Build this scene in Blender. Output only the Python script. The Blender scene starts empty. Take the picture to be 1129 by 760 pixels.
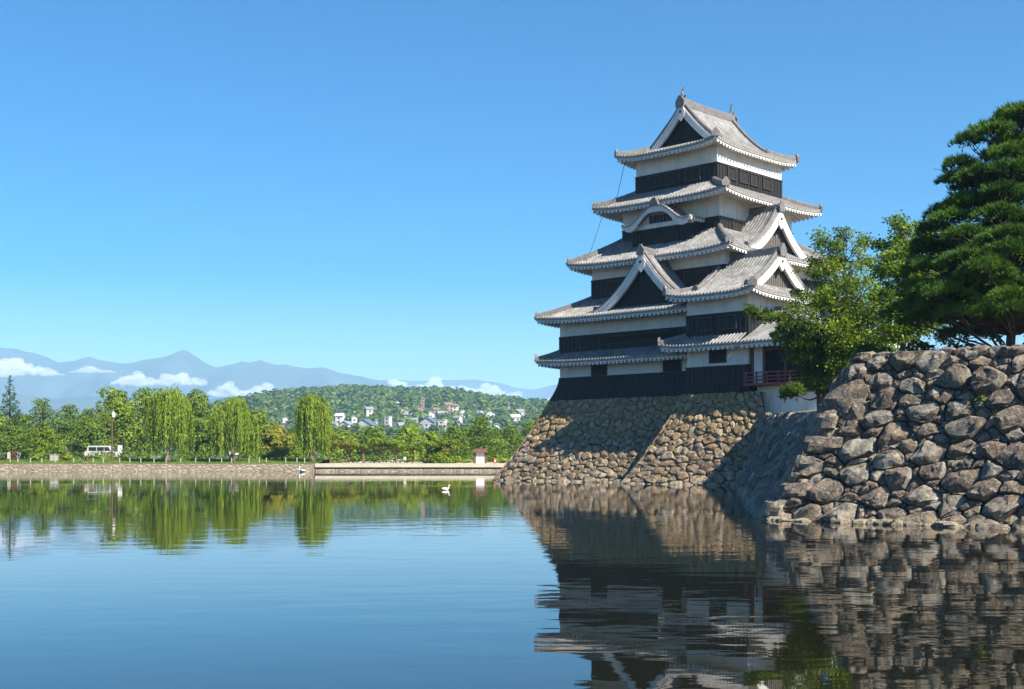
import bpy, math, random
import numpy as np
from mathutils import Vector, Matrix, noise

# ------------------------------------------------------------------ camera, sky, sun, exposure
scene = bpy.context.scene
COL = scene.collection
R = math.radians
FPX, HOR, CAMZ, UC = 1360.0, 500.0, 2.3, 564.5       # focal length in pixels of a 1129 px wide frame, horizon row, eye height
cam = bpy.data.cameras.new('camera')
cam.sensor_fit = 'HORIZONTAL'; cam.sensor_width = 36.0
cam.lens = 36.0 * FPX / 1129.0
cam.shift_y = (HOR - 380.0) / 1129.0
cam.clip_start = 0.1; cam.clip_end = 40000
camo = bpy.data.objects.new('camera', cam); COL.objects.link(camo)
camo.location = (0, 0, CAMZ); camo.rotation_euler = (R(90), 0, 0)
scene.camera = camo

SUN_EL = 41.0
SUNH = Vector((0.690, -0.724, 0)).normalized()        # horizontal direction towards the sun
world = bpy.data.worlds.new('World'); scene.world = world; world.use_nodes = True
wn = world.node_tree; wn.nodes.clear()
sky = wn.nodes.new('ShaderNodeTexSky'); sky.sky_type = 'NISHITA'; sky.sun_disc = False
sky.sun_elevation = R(SUN_EL); sky.sun_rotation = math.atan2(SUNH.x, SUNH.y)
sky.altitude = 600; sky.air_density = 1.0; sky.dust_density = 0.7; sky.ozone_density = 2.0
hs = wn.nodes.new('ShaderNodeHueSaturation'); hs.inputs['Saturation'].default_value = 1.95; hs.inputs['Value'].default_value = 1.0
hs.inputs['Hue'].default_value = 0.505
bg = wn.nodes.new('ShaderNodeBackground'); bg.inputs['Strength'].default_value = 0.058
wo = wn.nodes.new('ShaderNodeOutputWorld')
wn.links.new(sky.outputs[0], hs.inputs['Color']); wn.links.new(hs.outputs[0], bg.inputs[0]); wn.links.new(bg.outputs[0], wo.inputs[0])
sl = bpy.data.lights.new('sun', 'SUN'); sl.energy = 5.0; sl.angle = R(0.5); sl.color = (1.0, 0.91, 0.77)
so = bpy.data.objects.new('sun', sl); COL.objects.link(so)
sd = Vector((SUNH.x * math.cos(R(SUN_EL)), SUNH.y * math.cos(R(SUN_EL)), math.sin(R(SUN_EL))))
so.rotation_euler = sd.to_track_quat('Z', 'Y').to_euler(); so.location = (40, -60, 80)
vs = scene.view_settings
vs.view_transform = 'Standard'; vs.look = 'None'; vs.gamma = 1.0; vs.use_curve_mapping = False; vs.exposure = 1.36
HAZE_D, HAZE_COL, HAZE_TOP = 1.5e-4, (0.40,0.70,1.0,1.0), 640.0
scene.render.engine = 'CYCLES'
cy = scene.cycles
cy.use_denoising = True
try: cy.denoiser = 'OPENIMAGEDENOISE'
except Exception: pass
cy.max_bounces = 10; cy.diffuse_bounces = 3; cy.glossy_bounces = 3; cy.transmission_bounces = 3
cy.volume_bounces = 5; cy.transparent_max_bounces = 8; cy.caustics_reflective = False; cy.caustics_refractive = False
cy.use_adaptive_sampling = False

rnd = random.Random(7)

# ------------------------------------------------------------------ helpers
def at(u, v, Y):                     # a point of the photograph's layout at distance Y
    return Vector(((u - UC) / FPX * Y, Y, CAMZ + (HOR - v) / FPX * Y))

class MB:                            # collects faces for ONE mesh object
    def __init__(s): s.v = []; s.f = []; s.m = []; s.uv = None
    def add(s, vs_, fs, mi=0):
        n = len(s.v); s.v.extend([tuple(p) for p in vs_])
        for f in fs: s.f.append(tuple(i + n for i in f)); s.m.append(mi)
    def box(s, lo, hi, mi=0):
        x0, y0, z0 = lo; x1, y1, z1 = hi
        s.add([(x0,y0,z0),(x1,y0,z0),(x1,y1,z0),(x0,y1,z0),(x0,y0,z1),(x1,y0,z1),(x1,y1,z1),(x0,y1,z1)],
              [(0,3,2,1),(4,5,6,7),(0,1,5,4),(1,2,6,5),(2,3,7,6),(3,0,4,7)], mi)
    def obox(s, c, ax, ay, az, mi=0):    # oriented box: centre and three half-axis vectors
        c = Vector(c); P = []
        for k in (-1, 1):
            for (i, j) in ((-1,-1),(1,-1),(1,1),(-1,1)): P.append(c + ax*i + ay*j + az*k)
        s.add(P, [(0,3,2,1),(4,5,6,7),(0,1,5,4),(1,2,6,5),(2,3,7,6),(3,0,4,7)], mi)
    def tube(s, pts, rad, n=8, mi=0, cap=True):
        pts = [Vector(p) for p in pts]; rings = []
        if not hasattr(rad, '__len__'): rad = [rad]*len(pts)
        ref = None
        for i, p in enumerate(pts):
            d = (pts[min(i+1, len(pts)-1)] - pts[max(i-1, 0)]).normalized()
            if ref is None: ref = Vector((1,0,0)) if abs(d.x) < 0.9 else Vector((0,1,0))
            a = (ref - d*ref.dot(d)).normalized(); ref = a; b = d.cross(a)
            rings.append([p + (a*math.cos(2*math.pi*k/n) + b*math.sin(2*math.pi*k/n))*rad[i] for k in range(n)])
        V = [q for r_ in rings for q in r_]; F = []
        for i in range(len(pts)-1):
            for k in range(n): F.append((i*n+k, i*n+(k+1)%n, (i+1)*n+(k+1)%n, (i+1)*n+k))
        if cap:
            F.append(tuple(range(n-1, -1, -1))); F.append(tuple((len(pts)-1)*n+k for k in range(n)))
        s.add(V, F, mi)
    def sweep(s, pts, prof, side=None, mi=0):   # profile (across, up) along a line; across stays horizontal
        pts = [Vector(p) for p in pts]; V = []; n = len(prof)
        for i, p in enumerate(pts):
            d = pts[min(i+1, len(pts)-1)] - pts[max(i-1, 0)]
            a = side if side is not None else Vector((d.y, -d.x, 0)).normalized()
            d.normalize(); up = a.cross(d)
            if up.z < 0: up = -up
            for (x, z) in prof: V.append(p + a*x + up*z)
        F = []
        for i in range(len(pts)-1):
            for k in range(n): F.append((i*n+k, i*n+(k+1)%n, (i+1)*n+(k+1)%n, (i+1)*n+k))
        F.append(tuple(range(n-1, -1, -1))); F.append(tuple((len(pts)-1)*n+k for k in range(n)))
        s.add(V, F, mi)
    def build(s, name, mats, parent=None, off=None, smooth=False):
        me = bpy.data.meshes.new(name)
        V = s.v if off is None else [(x-off[0], y-off[1], z-off[2]) for (x, y, z) in s.v]
        me.from_pydata(V, [], s.f)
        if not isinstance(mats, (list, tuple)): mats = [mats]
        for m in mats: me.materials.append(m)
        if len(mats) > 1: me.polygons.foreach_set('material_index', s.m)
        if smooth: me.polygons.foreach_set('use_smooth', [True]*len(me.polygons))
        if s.uv is not None and len(s.uv) == len(s.v):
            l = me.uv_layers.new(name='UVMap'); idx = np.empty(len(me.loops), np.int32); me.loops.foreach_get('vertex_index', idx)
            l.data.foreach_set('uv', np.asarray(s.uv, np.float32)[idx].ravel())
        me.update()
        o = bpy.data.objects.new(name, me); COL.objects.link(o)
        if parent is not None: o.parent = parent
        return o

def np_mesh(name, V, k, mat, parent=None):          # faces of k vertices each, vertices in order
    V = np.asarray(V, np.float32).reshape(-1, 3); nf = len(V)//k
    me = bpy.data.meshes.new(name)
    me.vertices.add(len(V)); me.vertices.foreach_set('co', V.ravel())
    me.loops.add(len(V)); me.loops.foreach_set('vertex_index', np.arange(len(V), dtype=np.int32))
    me.polygons.add(nf); me.polygons.foreach_set('loop_start', np.arange(0, nf*k, k, dtype=np.int32))
    me.polygons.foreach_set('loop_total', np.full(nf, k, np.int32))
    me.materials.append(mat); me.update(calc_edges=True)
    o = bpy.data.objects.new(name, me); COL.objects.link(o)
    if parent is not None: o.parent = parent
    return o

def thing(name, label, cat, loc=(0,0,0), rz=0.0, group=None):
    o = bpy.data.objects.new(name, None); o.empty_display_size = 0.3; COL.objects.link(o)
    o.location = loc; o.rotation_euler = (0, 0, rz); o['label'] = label; o['category'] = cat
    if group: o['group'] = group
    return o
def tag(o, label, cat, group=None, kind=None):
    if label: o['label'] = label
    if cat: o['category'] = cat
    if group: o['group'] = group
    if kind: o['kind'] = kind
    return o
def dup(root, loc, rz=0.0, sc=None, label=None):
    r = root.copy(); COL.objects.link(r); r.location = loc; r.rotation_euler = (0, 0, rz)
    if sc: r.scale = sc
    if label: r['label'] = label
    for ch in list(root.children):
        c = ch.copy(); COL.objects.link(c); c.parent = r
        for g in list(ch.children):
            d = g.copy(); COL.objects.link(d); d.parent = c
    return r

# ------------------------------------------------------------------ materials
def new_mat(name):
    m = bpy.data.materials.new(name); m.use_nodes = True; nt = m.node_tree
    b = nt.nodes['Principled BSDF']; return m, nt, b
def N(nt, t, **kw):
    n = nt.nodes.new(t)
    for k, v in kw.items(): setattr(n, k, v)
    return n
def ramp(nt, stops, fac=None, interp='LINEAR'):
    r_ = N(nt, 'ShaderNodeValToRGB'); r_.color_ramp.interpolation = interp
    el = r_.color_ramp.elements
    while len(el) < len(stops): el.new(0.5)
    for e, (p, c) in zip(el, stops): e.position = p; e.color = (c[0], c[1], c[2], 1)
    if fac is not None: nt.links.new(fac, r_.inputs[0])
    return r_
def noise_n(nt, scale, detail=4, rough=0.55, vec=None, dist=0.0):
    n = N(nt, 'ShaderNodeTexNoise'); n.inputs['Scale'].default_value = scale; n.inputs['Detail'].default_value = detail
    n.inputs['Roughness'].default_value = rough; n.inputs['Distortion'].default_value = dist
    if vec is not None: nt.links.new(vec, n.inputs['Vector'])
    return n
def mix(nt, a, b, fac, mode='MIX'):
    m = N(nt, 'ShaderNodeMix', data_type='RGBA', blend_type=mode)
    for s, v in ((m.inputs[0], fac), (m.inputs[6], a), (m.inputs[7], b)):
        if isinstance(v, (int, float)): s.default_value = v
        elif isinstance(v, tuple): s.default_value = (v[0], v[1], v[2], 1)
        else: nt.links.new(v, s)
    return m.outputs[2]
def bump(nt, b, h, strength, dist):
    n = N(nt, 'ShaderNodeBump'); n.inputs['Strength'].default_value = strength; n.inputs['Distance'].default_value = dist
    nt.links.new(h, n.inputs['Height']); nt.links.new(n.outputs[0], b.inputs['Normal']); return n
def coord(nt, which='Object'): return N(nt, 'ShaderNodeTexCoord').outputs[which]

def simple(name, col, rough=0.7, var=0.15, scale=2.0, bmp=0.0, bs=8.0, bd=0.02, metallic=0.0):
    m, nt, b = new_mat(name); c = coord(nt)
    n = noise_n(nt, scale, 5, 0.6, c)
    lo = tuple(x*(1-var) for x in col); hi = tuple(min(1, x*(1+var)) for x in col)
    r_ = ramp(nt, [(0.3, lo), (0.7, hi)], n.outputs[0]); nt.links.new(r_.outputs[0], b.inputs['Base Color'])
    b.inputs['Roughness'].default_value = rough; b.inputs['Metallic'].default_value = metallic
    if bmp: bump(nt, b, noise_n(nt, bs, 5, 0.6, c).outputs[0], bmp, bd)
    return m

def stone_mat(name, cols, lichen=(0.42,0.42,0.38), lam=0.5, warm_z=None, wet=True):
    m, nt, b = new_mat(name); c = coord(nt, 'Object')
    geo = N(nt, 'ShaderNodeNewGeometry')
    rr = ramp(nt, cols, geo.outputs['Random Per Island'])
    n1 = noise_n(nt, 3.0, 6, 0.65, c); n2 = noise_n(nt, 11.0, 5, 0.7, c)
    col = mix(nt, rr.outputs[0], (0.07,0.055,0.045), ramp(nt, [(0.42,(0.75,)*3),(0.62,(0,)*3)], n1.outputs[0]).outputs[0])
    col = mix(nt, col, lichen, N_mul(nt, ramp(nt, [(0.5,(0,)*3),(0.64,(1,)*3)], n2.outputs[0]).outputs[0], lam))
    pos = N(nt, 'ShaderNodeSeparateXYZ'); nt.links.new(geo.outputs['Position'], pos.inputs[0])
    if warm_z:      # yellower stone higher up the wall
        mp = N(nt, 'ShaderNodeMapRange'); mp.inputs[1].default_value = warm_z[0]; mp.inputs[2].default_value = warm_z[1]
        nt.links.new(pos.outputs[2], mp.inputs[0])
        col = mix(nt, col, (0.42,0.29,0.12), N_mul(nt, mp.outputs[0], warm_z[2]))
    if wet:         # pale mineral band left by the water line
        mp = N(nt, 'ShaderNodeMapRange'); mp.inputs[1].default_value = 0.42; mp.inputs[2].default_value = 0.22
        nt.links.new(pos.outputs[2], mp.inputs[0])
        col = mix(nt, col, (0.33,0.275,0.195), N_mul(nt, mp.outputs[0], 0.62))
    nt.links.new(col, b.inputs['Base Color']); b.inputs['Roughness'].default_value = 0.85
    n3 = noise_n(nt, 5.0, 8, 0.72, c); vo = N(nt, 'ShaderNodeTexVoronoi'); vo.inputs['Scale'].default_value = 3.4
    nt.links.new(mix(nt, c, n1.outputs[1], 0.25), vo.inputs['Vector'])
    ad = N(nt, 'ShaderNodeMath', operation='MULTIPLY_ADD'); nt.links.new(vo.outputs[0], ad.inputs[0]); ad.inputs[1].default_value = 0.45; nt.links.new(n3.outputs[0], ad.inputs[2])
    bump(nt, b, ad.outputs[0], 1.0, 0.16)
    return m
def N_mul(nt, a, k):
    n = N(nt, 'ShaderNodeMath', operation='MULTIPLY'); nt.links.new(a, n.inputs[0])
    if isinstance(k, (int, float)): n.inputs[1].default_value = k
    else: nt.links.new(k, n.inputs[1])
    return n.outputs[0]

def leaf_mat(name, dark, light, trans=0.35, rough=0.6, tint=None, patch_scale=0.6):
    m, nt, b = new_mat(name)
    geo = N(nt, 'ShaderNodeNewGeometry')
    stops = [(0.0, dark), (0.75, light)] + ([(1.0, tint)] if tint else [])
    rr = ramp(nt, stops, geo.outputs['Random Per Island'])
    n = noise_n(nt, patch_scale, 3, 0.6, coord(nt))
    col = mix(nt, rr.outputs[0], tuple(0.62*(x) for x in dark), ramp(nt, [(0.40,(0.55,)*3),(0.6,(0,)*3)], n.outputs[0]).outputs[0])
    nt.links.new(col, b.inputs['Base Color']); b.inputs['Roughness'].default_value = rough
    b.inputs['Specular IOR Level'].default_value = 0.25
    tr = N(nt, 'ShaderNodeBsdfTranslucent'); nt.links.new(mix(nt, col, (0.9,1.0,0.35), 1.0, 'MULTIPLY'), tr.inputs[0])
    ms = N(nt, 'ShaderNodeMixShader'); ms.inputs[0].default_value = trans
    out = nt.nodes['Material Output']
    nt.links.new(b.outputs[0], ms.inputs[1]); nt.links.new(tr.outputs[0], ms.inputs[2]); nt.links.new(ms.outputs[0], out.inputs[0])
    return m

M = {}
def plaster_mat():
    m, nt, b = new_mat('white_plaster'); c = coord(nt)
    mp = N(nt, 'ShaderNodeMapping'); mp.inputs['Scale'].default_value = (2.2,2.2,0.22); nt.links.new(c, mp.inputs[0])
    n1 = noise_n(nt, 1.4, 5, 0.65, mp.outputs[0]); n2 = noise_n(nt, 0.8, 4, 0.6, c)
    col = ramp(nt, [(0.30,(0.62,0.585,0.53)),(0.5,(0.73,0.70,0.65)),(0.75,(0.76,0.735,0.69))], n2.outputs[0]).outputs[0]
    col = mix(nt, col, (0.40,0.37,0.32), N_mul(nt, ramp(nt, [(0.52,(0,)*3),(0.74,(1,)*3)], n1.outputs[0]).outputs[0], 0.5))
    nt.links.new(col, b.inputs['Base Color']); b.inputs['Roughness'].default_value = 0.85
    bump(nt, b, noise_n(nt, 7, 4, 0.6, c).outputs[0], 0.15, 0.01); return m
M['plaster'] = plaster_mat()
M['tile_edge'] = simple('eave_tile', (0.25,0.24,0.23), 0.7, 0.3, 4)
M['black'] = simple('black_lacquer_boards', (0.003,0.003,0.004), 0.75, 0.4, 3, 0.2, 9, 0.01)
M['batten'] = simple('black_battens', (0.006,0.0055,0.006), 0.75, 0.4, 3)
M['lattice'] = simple('weathered_gable_lattice', (0.11,0.095,0.085), 0.8, 0.3, 6)
M['ridge'] = simple('dark_ridge_tile', (0.13,0.125,0.125), 0.65, 0.35, 3, 0.4, 10, 0.02)
M['brown_wood'] = simple('brown_wood', (0.11,0.05,0.03), 0.7, 0.3, 4)
M['red_wood'] = simple('red_lacquer', (0.20,0.020,0.022), 0.45, 0.2, 4)
M['interior'] = simple('dark_interior', (0.012,0.010,0.010), 0.9, 0.2, 2)
M['mortar'] = simple('dark_joint_earth', (0.028,0.023,0.018), 0.95, 0.3, 4)
M['window_frame'] = simple('window_frame_wood', (0.028,0.024,0.022), 0.7, 0.3, 6)
M['bronze'] = simple('bronze', (0.09,0.085,0.075), 0.55, 0.3, 5)
M['bark'] = simple('bark', (0.075,0.055,0.042), 0.9, 0.45, 5, 0.8, 12, 0.04)
M['red_bark'] = simple('red_pine_bark', (0.16,0.085,0.055), 0.9, 0.35, 5, 0.7, 12, 0.04)
M['grey_bark'] = simple('grey_bark', (0.21,0.165,0.13), 0.9, 0.3, 5, 0.7, 12, 0.04)
M['white'] = simple('white_paint', (0.62,0.62,0.60), 0.5, 0.04)
M['shaded_van_paint'] = simple('shade_dimmed_van_paint', (0.45,0.45,0.44), 0.35, 0.05)  # white van greyed: shade under the trees put into the paint colour
M['grey'] = simple('grey_paint', (0.35,0.34,0.33), 0.6, 0.1)
M['glass'] = simple('dark_glass', (0.02,0.025,0.03), 0.08, 0.1)
M['tyre'] = simple('rubber', (0.02,0.02,0.02), 0.8, 0.2)
M['metal'] = simple('metal', (0.5,0.5,0.5), 0.35, 0.1, metallic=1.0)
M['lens'] = simple('lamp_lens', (0.8,0.8,0.75), 0.15, 0.05)
M['skin'] = simple('skin', (0.45,0.28,0.2), 0.6, 0.05)
M['hair'] = simple('black_hair', (0.015,0.012,0.01), 0.5, 0.2)
M['red_cloth'] = simple('red_cloth', (0.4,0.06,0.05), 0.8, 0.1)
M['navy_cloth'] = simple('navy_cloth', (0.03,0.035,0.05), 0.85, 0.2)
M['orange'] = simple('orange_plastic', (0.75,0.10,0.03), 0.45, 0.05)
M['feather'] = simple('white_feathers', (0.82,0.81,0.78), 0.75, 0.05, 8)
M['beak'] = simple('orange_beak', (0.55,0.2,0.03), 0.5, 0.1)
M['post'] = simple('pale_post', (0.34,0.30,0.25), 0.8, 0.15)

def tile_mat():
    m, nt, b = new_mat('grey_roof_tiles')
    uv = coord(nt, 'UV'); c = coord(nt)
    sx = N(nt, 'ShaderNodeSeparateXYZ'); nt.links.new(uv, sx.inputs[0])
    n = noise_n(nt, 0.9, 5, 0.65, c); n2 = noise_n(nt, 7, 3, 0.6, c)
    base = ramp(nt, [(0.28,(0.128,0.125,0.120)),(0.5,(0.242,0.240,0.234)),(0.72,(0.325,0.325,0.320))], n.outputs[0]).outputs[0]
    base = mix(nt, base, (0.085,0.076,0.066), N_mul(nt, ramp(nt, [(0.5,(0,)*3),(0.7,(1,)*3)], n2.outputs[0]).outputs[0], 0.7))
    # each flat tile is a shade of its own
    br = N(nt, 'ShaderNodeTexWhiteNoise', noise_dimensions='2D')
    fl = N(nt, 'ShaderNodeVectorMath', operation='FLOOR'); mv = N(nt, 'ShaderNodeVectorMath', operation='MULTIPLY'); mv.inputs[1].default_value = (1/0.32, 1/0.33, 1)
    nt.links.new(uv, mv.inputs[0]); nt.links.new(mv.outputs[0], fl.inputs[0]); nt.links.new(fl.outputs[0], br.inputs['Vector'])
    base = mix(nt, base, ramp(nt, [(0,(0.55,)*3),(1,(1.0,)*3)], br.outputs[0]).outputs[0], 0.8, 'MULTIPLY')
    nt.links.new(base, b.inputs['Base Color']); b.inputs['Roughness'].default_value = 0.6
    fr = N(nt, 'ShaderNodeMath', operation='FRACT'); nt.links.new(N_mul(nt, sx.outputs[1], 1/0.33), fr.inputs[0])
    bump(nt, b, fr.outputs[0], 0.6, 0.05)
    return m
M['tile'] = tile_mat()
WALLCOLS = [(0.0,(0.092,0.062,0.041)),(0.18,(0.248,0.175,0.112)),(0.35,(0.138,0.108,0.082)),(0.5,(0.340,0.255,0.158)),(0.65,(0.193,0.180,0.153)),(0.8,(0.423,0.385,0.296)),(0.9,(0.304,0.315,0.296)),(1.0,(0.386,0.270,0.143))]
M['stone_near'] = stone_mat('rampart_stone', WALLCOLS, (0.46,0.45,0.41), 0.5)
BASECOLS = [(0.0,(0.20,0.13,0.065)),(0.3,(0.38,0.26,0.125)),(0.5,(0.29,0.215,0.135)),(0.7,(0.46,0.335,0.18)),(0.85,(0.36,0.315,0.25)),(1.0,(0.52,0.415,0.265))]
M['stone_base'] = stone_mat('castle_base_stone', BASECOLS, (0.44,0.41,0.35), 0.35, (2.0,6.0,0.45))

def water_mat():
    m, nt, b = new_mat('moat_water'); g = N(nt, 'ShaderNodeNewGeometry').outputs['Position']
    b.inputs['Base Color'].default_value = (0.009,0.0095,0.005,1)
    b.inputs['Roughness'].default_value = 0.015; b.inputs['IOR'].default_value = 1.5
    mp = N(nt, 'ShaderNodeMapping'); mp.inputs['Scale'].default_value = (0.45,1.0,1.0); nt.links.new(g, mp.inputs[0])
    n1 = noise_n(nt, 1.1, 2, 0.5, mp.outputs[0], 0.3)
    n2 = noise_n(nt, 5.0, 2, 0.5, mp.outputs[0])
    patch = ramp(nt, [(0.40,(0.12,)*3),(0.62,(1,)*3)], noise_n(nt, 0.045, 3, 0.5, mp.outputs[0]).outputs[0])
    a = N(nt, 'ShaderNodeMath', operation='MULTIPLY_ADD'); nt.links.new(n2.outputs[0], a.inputs[0]); a.inputs[1].default_value = 0.10; nt.links.new(n1.outputs[0], a.inputs[2])
    h = N_mul(nt, a.outputs[0], patch.outputs[0])
    bump(nt, b, h, 1.0, 0.0095)
    return m
M['water'] = water_mat()
M['ground'] = simple('park_ground', (0.16,0.14,0.09), 0.95, 0.3, 0.2)
M['castle_ground'] = simple('castle_earth', (0.13,0.115,0.075), 0.95, 0.35, 0.5, 0.5, 2, 0.1)
M['lawn'] = simple('lawn_grass', (0.13,0.21,0.030), 0.95, 0.35, 1.2, 0.8, 14, 0.05)
M['path'] = simple('sandy_path', (0.48,0.43,0.34), 0.95, 0.12, 0.8)

def bank_mat():
    m, nt, b = new_mat('bank_stone'); c = coord(nt)
    mp = N(nt, 'ShaderNodeMapping'); mp.inputs['Scale'].default_value = (1.6,1.6,2.6); nt.links.new(c, mp.inputs[0])
    v = N(nt, 'ShaderNodeTexVoronoi'); v.inputs['Scale'].default_value = 1.0; nt.links.new(mp.outputs[0], v.inputs['Vector'])
    ve = N(nt, 'ShaderNodeTexVoronoi', feature='DISTANCE_TO_EDGE'); nt.links.new(mp.outputs[0], ve.inputs['Vector']); ve.inputs['Scale'].default_value = 1.0
    sx = N(nt, 'ShaderNodeSeparateXYZ'); nt.links.new(v.outputs['Color'], sx.inputs[0])
    col = ramp(nt, [(0,(0.24,0.20,0.145)),(0.5,(0.30,0.255,0.185)),(1,(0.36,0.31,0.235))], sx.outputs[0]).outputs[0]
    col = mix(nt, (0.15,0.125,0.09), col, ramp(nt, [(0.0,(0,)*3),(0.09,(1,)*3)], ve.outputs['Distance']).outputs[0])
    nt.links.new(col, b.inputs['Base Color']); b.inputs['Roughness'].default_value = 0.9
    bump(nt, b, ve.outputs['Distance'], 0.8, 0.15)
    return m
M['bank'] = bank_mat()
L = {}
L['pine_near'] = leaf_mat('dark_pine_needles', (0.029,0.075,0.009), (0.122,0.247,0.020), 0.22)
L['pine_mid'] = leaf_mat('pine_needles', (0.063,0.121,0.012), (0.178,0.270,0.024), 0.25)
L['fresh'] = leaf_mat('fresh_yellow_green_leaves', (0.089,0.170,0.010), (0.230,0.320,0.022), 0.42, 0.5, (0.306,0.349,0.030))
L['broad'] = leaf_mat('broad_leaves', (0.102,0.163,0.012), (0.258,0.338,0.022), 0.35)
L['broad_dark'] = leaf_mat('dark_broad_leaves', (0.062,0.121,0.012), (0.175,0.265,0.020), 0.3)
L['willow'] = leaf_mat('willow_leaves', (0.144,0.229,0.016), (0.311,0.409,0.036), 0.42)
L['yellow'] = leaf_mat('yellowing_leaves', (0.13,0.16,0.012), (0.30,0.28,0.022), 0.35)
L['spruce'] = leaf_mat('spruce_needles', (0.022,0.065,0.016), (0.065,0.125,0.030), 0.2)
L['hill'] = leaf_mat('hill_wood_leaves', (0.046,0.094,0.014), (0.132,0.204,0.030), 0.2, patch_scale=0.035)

# ------------------------------------------------------------------ ground, water, hill, mountains
g = MB(); Zg = 0.93
for (x0, x1, y0, y1) in ((-9000, 9000, 157.0, 9000), (-9000, 9000, -9000, 1.5), (-9000, -190, 1.5, 157.0), (90, 9000, 1.5, 157.0)):
    g.add([(x0,y0,Zg),(x1,y0,Zg),(x1,y1,Zg),(x0,y1,Zg)], [(0,1,2,3)])
g.add([(-190,1.5,-0.9),(90,1.5,-0.9),(90,157,-0.9),(-190,157,-0.9)], [(0,1,2,3)])
for (p, q) in (((-190,1.5),(90,1.5)),((90,1.5),(90,157)),((90,157),(-190,157)),((-190,157),(-190,1.5))):
    g.add([(p[0],p[1],-0.9),(q[0],q[1],-0.9),(q[0],q[1],Zg),(p[0],p[1],Zg)], [(0,1,2,3)])
tag(g.build('ground', M['ground']), None, None, kind='structure')
w = MB(); w.add([(-190,1.5,0),(90,1.5,0),(90,157,0),(-190,157,0)], [(0,1,2,3)])
tag(w.build('water', M['water']), None, None, kind='structure')

def lerp_tab(tab, x):
    if x <= tab[0][0]: return tab[0][1]
    for (a, b) in zip(tab, tab[1:]):
        if x <= b[0]:
            k = (x - a[0])/(b[0] - a[0]); return a[1] + (b[1]-a[1])*k
    return tab[-1][1]
def sstep(x): x = max(0.0, min(1.0, x)); return x*x*(3-2*x)

HY0, HY1 = 560.0, 1450.0
HILL = [(180,500),(240,486),(280,459),(310,447),(335,441),(360,437),(395,434),(430,437),(470,437),(500,437),(530,443),(560,447),(590,451),(640,455),(700,462),(800,480),(900,499)]
def hill_h(X, Y):
    u = UC + X/HY1*FPX*1.0
    crest = (HOR - lerp_tab(HILL, u))/FPX*HY1 + CAMZ
    k = sstep((Y-HY0)/(HY1-HY0)) if Y < HY1 else 1 - sstep((Y-HY1)/900)
    n = noise.fractal(Vector((X*0.006, Y*0.006, 3.1)), 1.0, 2.0, 4)
    return Zg + max(0.0, crest-1.0)*k + n*3*k*min(1, max(0, crest/25))
hb = MB(); nx, ny = 90, 60
for j in range(ny+1):
    for i in range(nx+1):
        X = -480 + 1000*i/nx; Y = HY0 + (2350-HY0)*j/ny
        hb.v.append((X, Y, hill_h(X, Y) - (0.3 if i in (0, nx) or j in (0, ny) else 0)))
for j in range(ny):
    for i in range(nx):
        a = j*(nx+1)+i; hb.f.append((a, a+1, a+nx+2, a+nx+1)); hb.m.append(0)
M['hill'] = simple('hill_ground', (0.055,0.085,0.03), 0.95, 0.4, 0.05)
tag(hb.build('hill', M['hill'], smooth=True), None, None, kind='structure')

def mountain(name, Yc, depth, prof, seed, amp, u0, u1, n_u=170, n_t=70):
    mb = MB()
    for j in range(n_t+1):
        t = j/n_t                                            # 0 front foot .. 0.5 crest .. 1 back foot
        for i in range(n_u+1):
            u = u0 + (u1-u0)*i/n_u
            X = (u-UC)/FPX*Yc; Y = Yc + (t-0.5)*2*depth
            h = (HOR - lerp_tab(prof, u))/FPX*Yc + CAMZ
            k = 1 - abs(2*t-1)
            edge = min(1, (i/n_u)/0.05, (1-i/n_u)/0.05)
            shape = k**0.92
            rid = 1 - abs(noise.fractal(Vector((X*0.0016+seed, Y*0.0007, seed*1.7)), 0.9, 2.1, 5))
            fine = noise.fractal(Vector((X*0.006, Y*0.006, seed)), 0.9, 2.1, 4)
            z = h*edge*shape + (rid-0.8)*amp*math.sin(math.pi*k)*edge + fine*amp*0.24*min(1, 2*k)*(1-k*0.75)*edge
            mb.v.append((X, Y, max(Zg-2, z) if 0 < j < n_t and 0 < i < n_u else Zg-2))
    for j in range(n_t):
        for i in range(n_u):
            a = j*(n_u+1)+i; mb.f.append((a, a+1, a+n_u+2, a+n_u+1)); mb.m.append(0)
    return tag(mb.build(name, M['mountain'], smooth=True), None, None, kind='structure')
M['mountain'] = simple('mountain_slopes', (0.045,0.065,0.060), 0.95, 0.4, 0.004)
PROF1 = [(-260,400),(-180,392),(-120,400),(-60,386),(0,381),(16,385),(34,389),(53,394.5),(66,401),(85,398.5),(98,394.5),(117,400),(133,401.7),(150,400),(159,397),(181,392),(190,388),(199,385.5),(206,387),(213,390),(226,400),(240,406.5),(255,404),(266,399),(275,400.5),(286,396),(295,399),(304,402.6),(320,403),(334,405.6),(358,405.6),(376,411.6),(400,414.6),(415,419),(440,428),(480,445),(540,470),(600,490)]
PROF2 = [(250,470),(330,440),(380,424),(415,419.5),(437,419),(461,420.6),(491,419),(521,418.5),(551,422),(569,428),(590,429.5),(608,425),(640,418),(700,412),(760,420),(830,428),(900,424),(980,440),(1100,450),(1300,470)]
PROF3 = [(-260,455),(-100,440),(0,432),(60,440),(120,436),(190,443),(260,438),(330,446),(420,442),(500,452),(600,450),(800,470)]
mountain('mountain', 6300, 1500, PROF1, 2.3, 240, -260, 600)
mountain('mountain', 8000, 900, PROF2, 5.1, 90, 250, 1300, 120, 40)
mountain('foothills', 4300, 700, PROF3, 8.4, 60, -260, 800, 120, 40)

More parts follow.
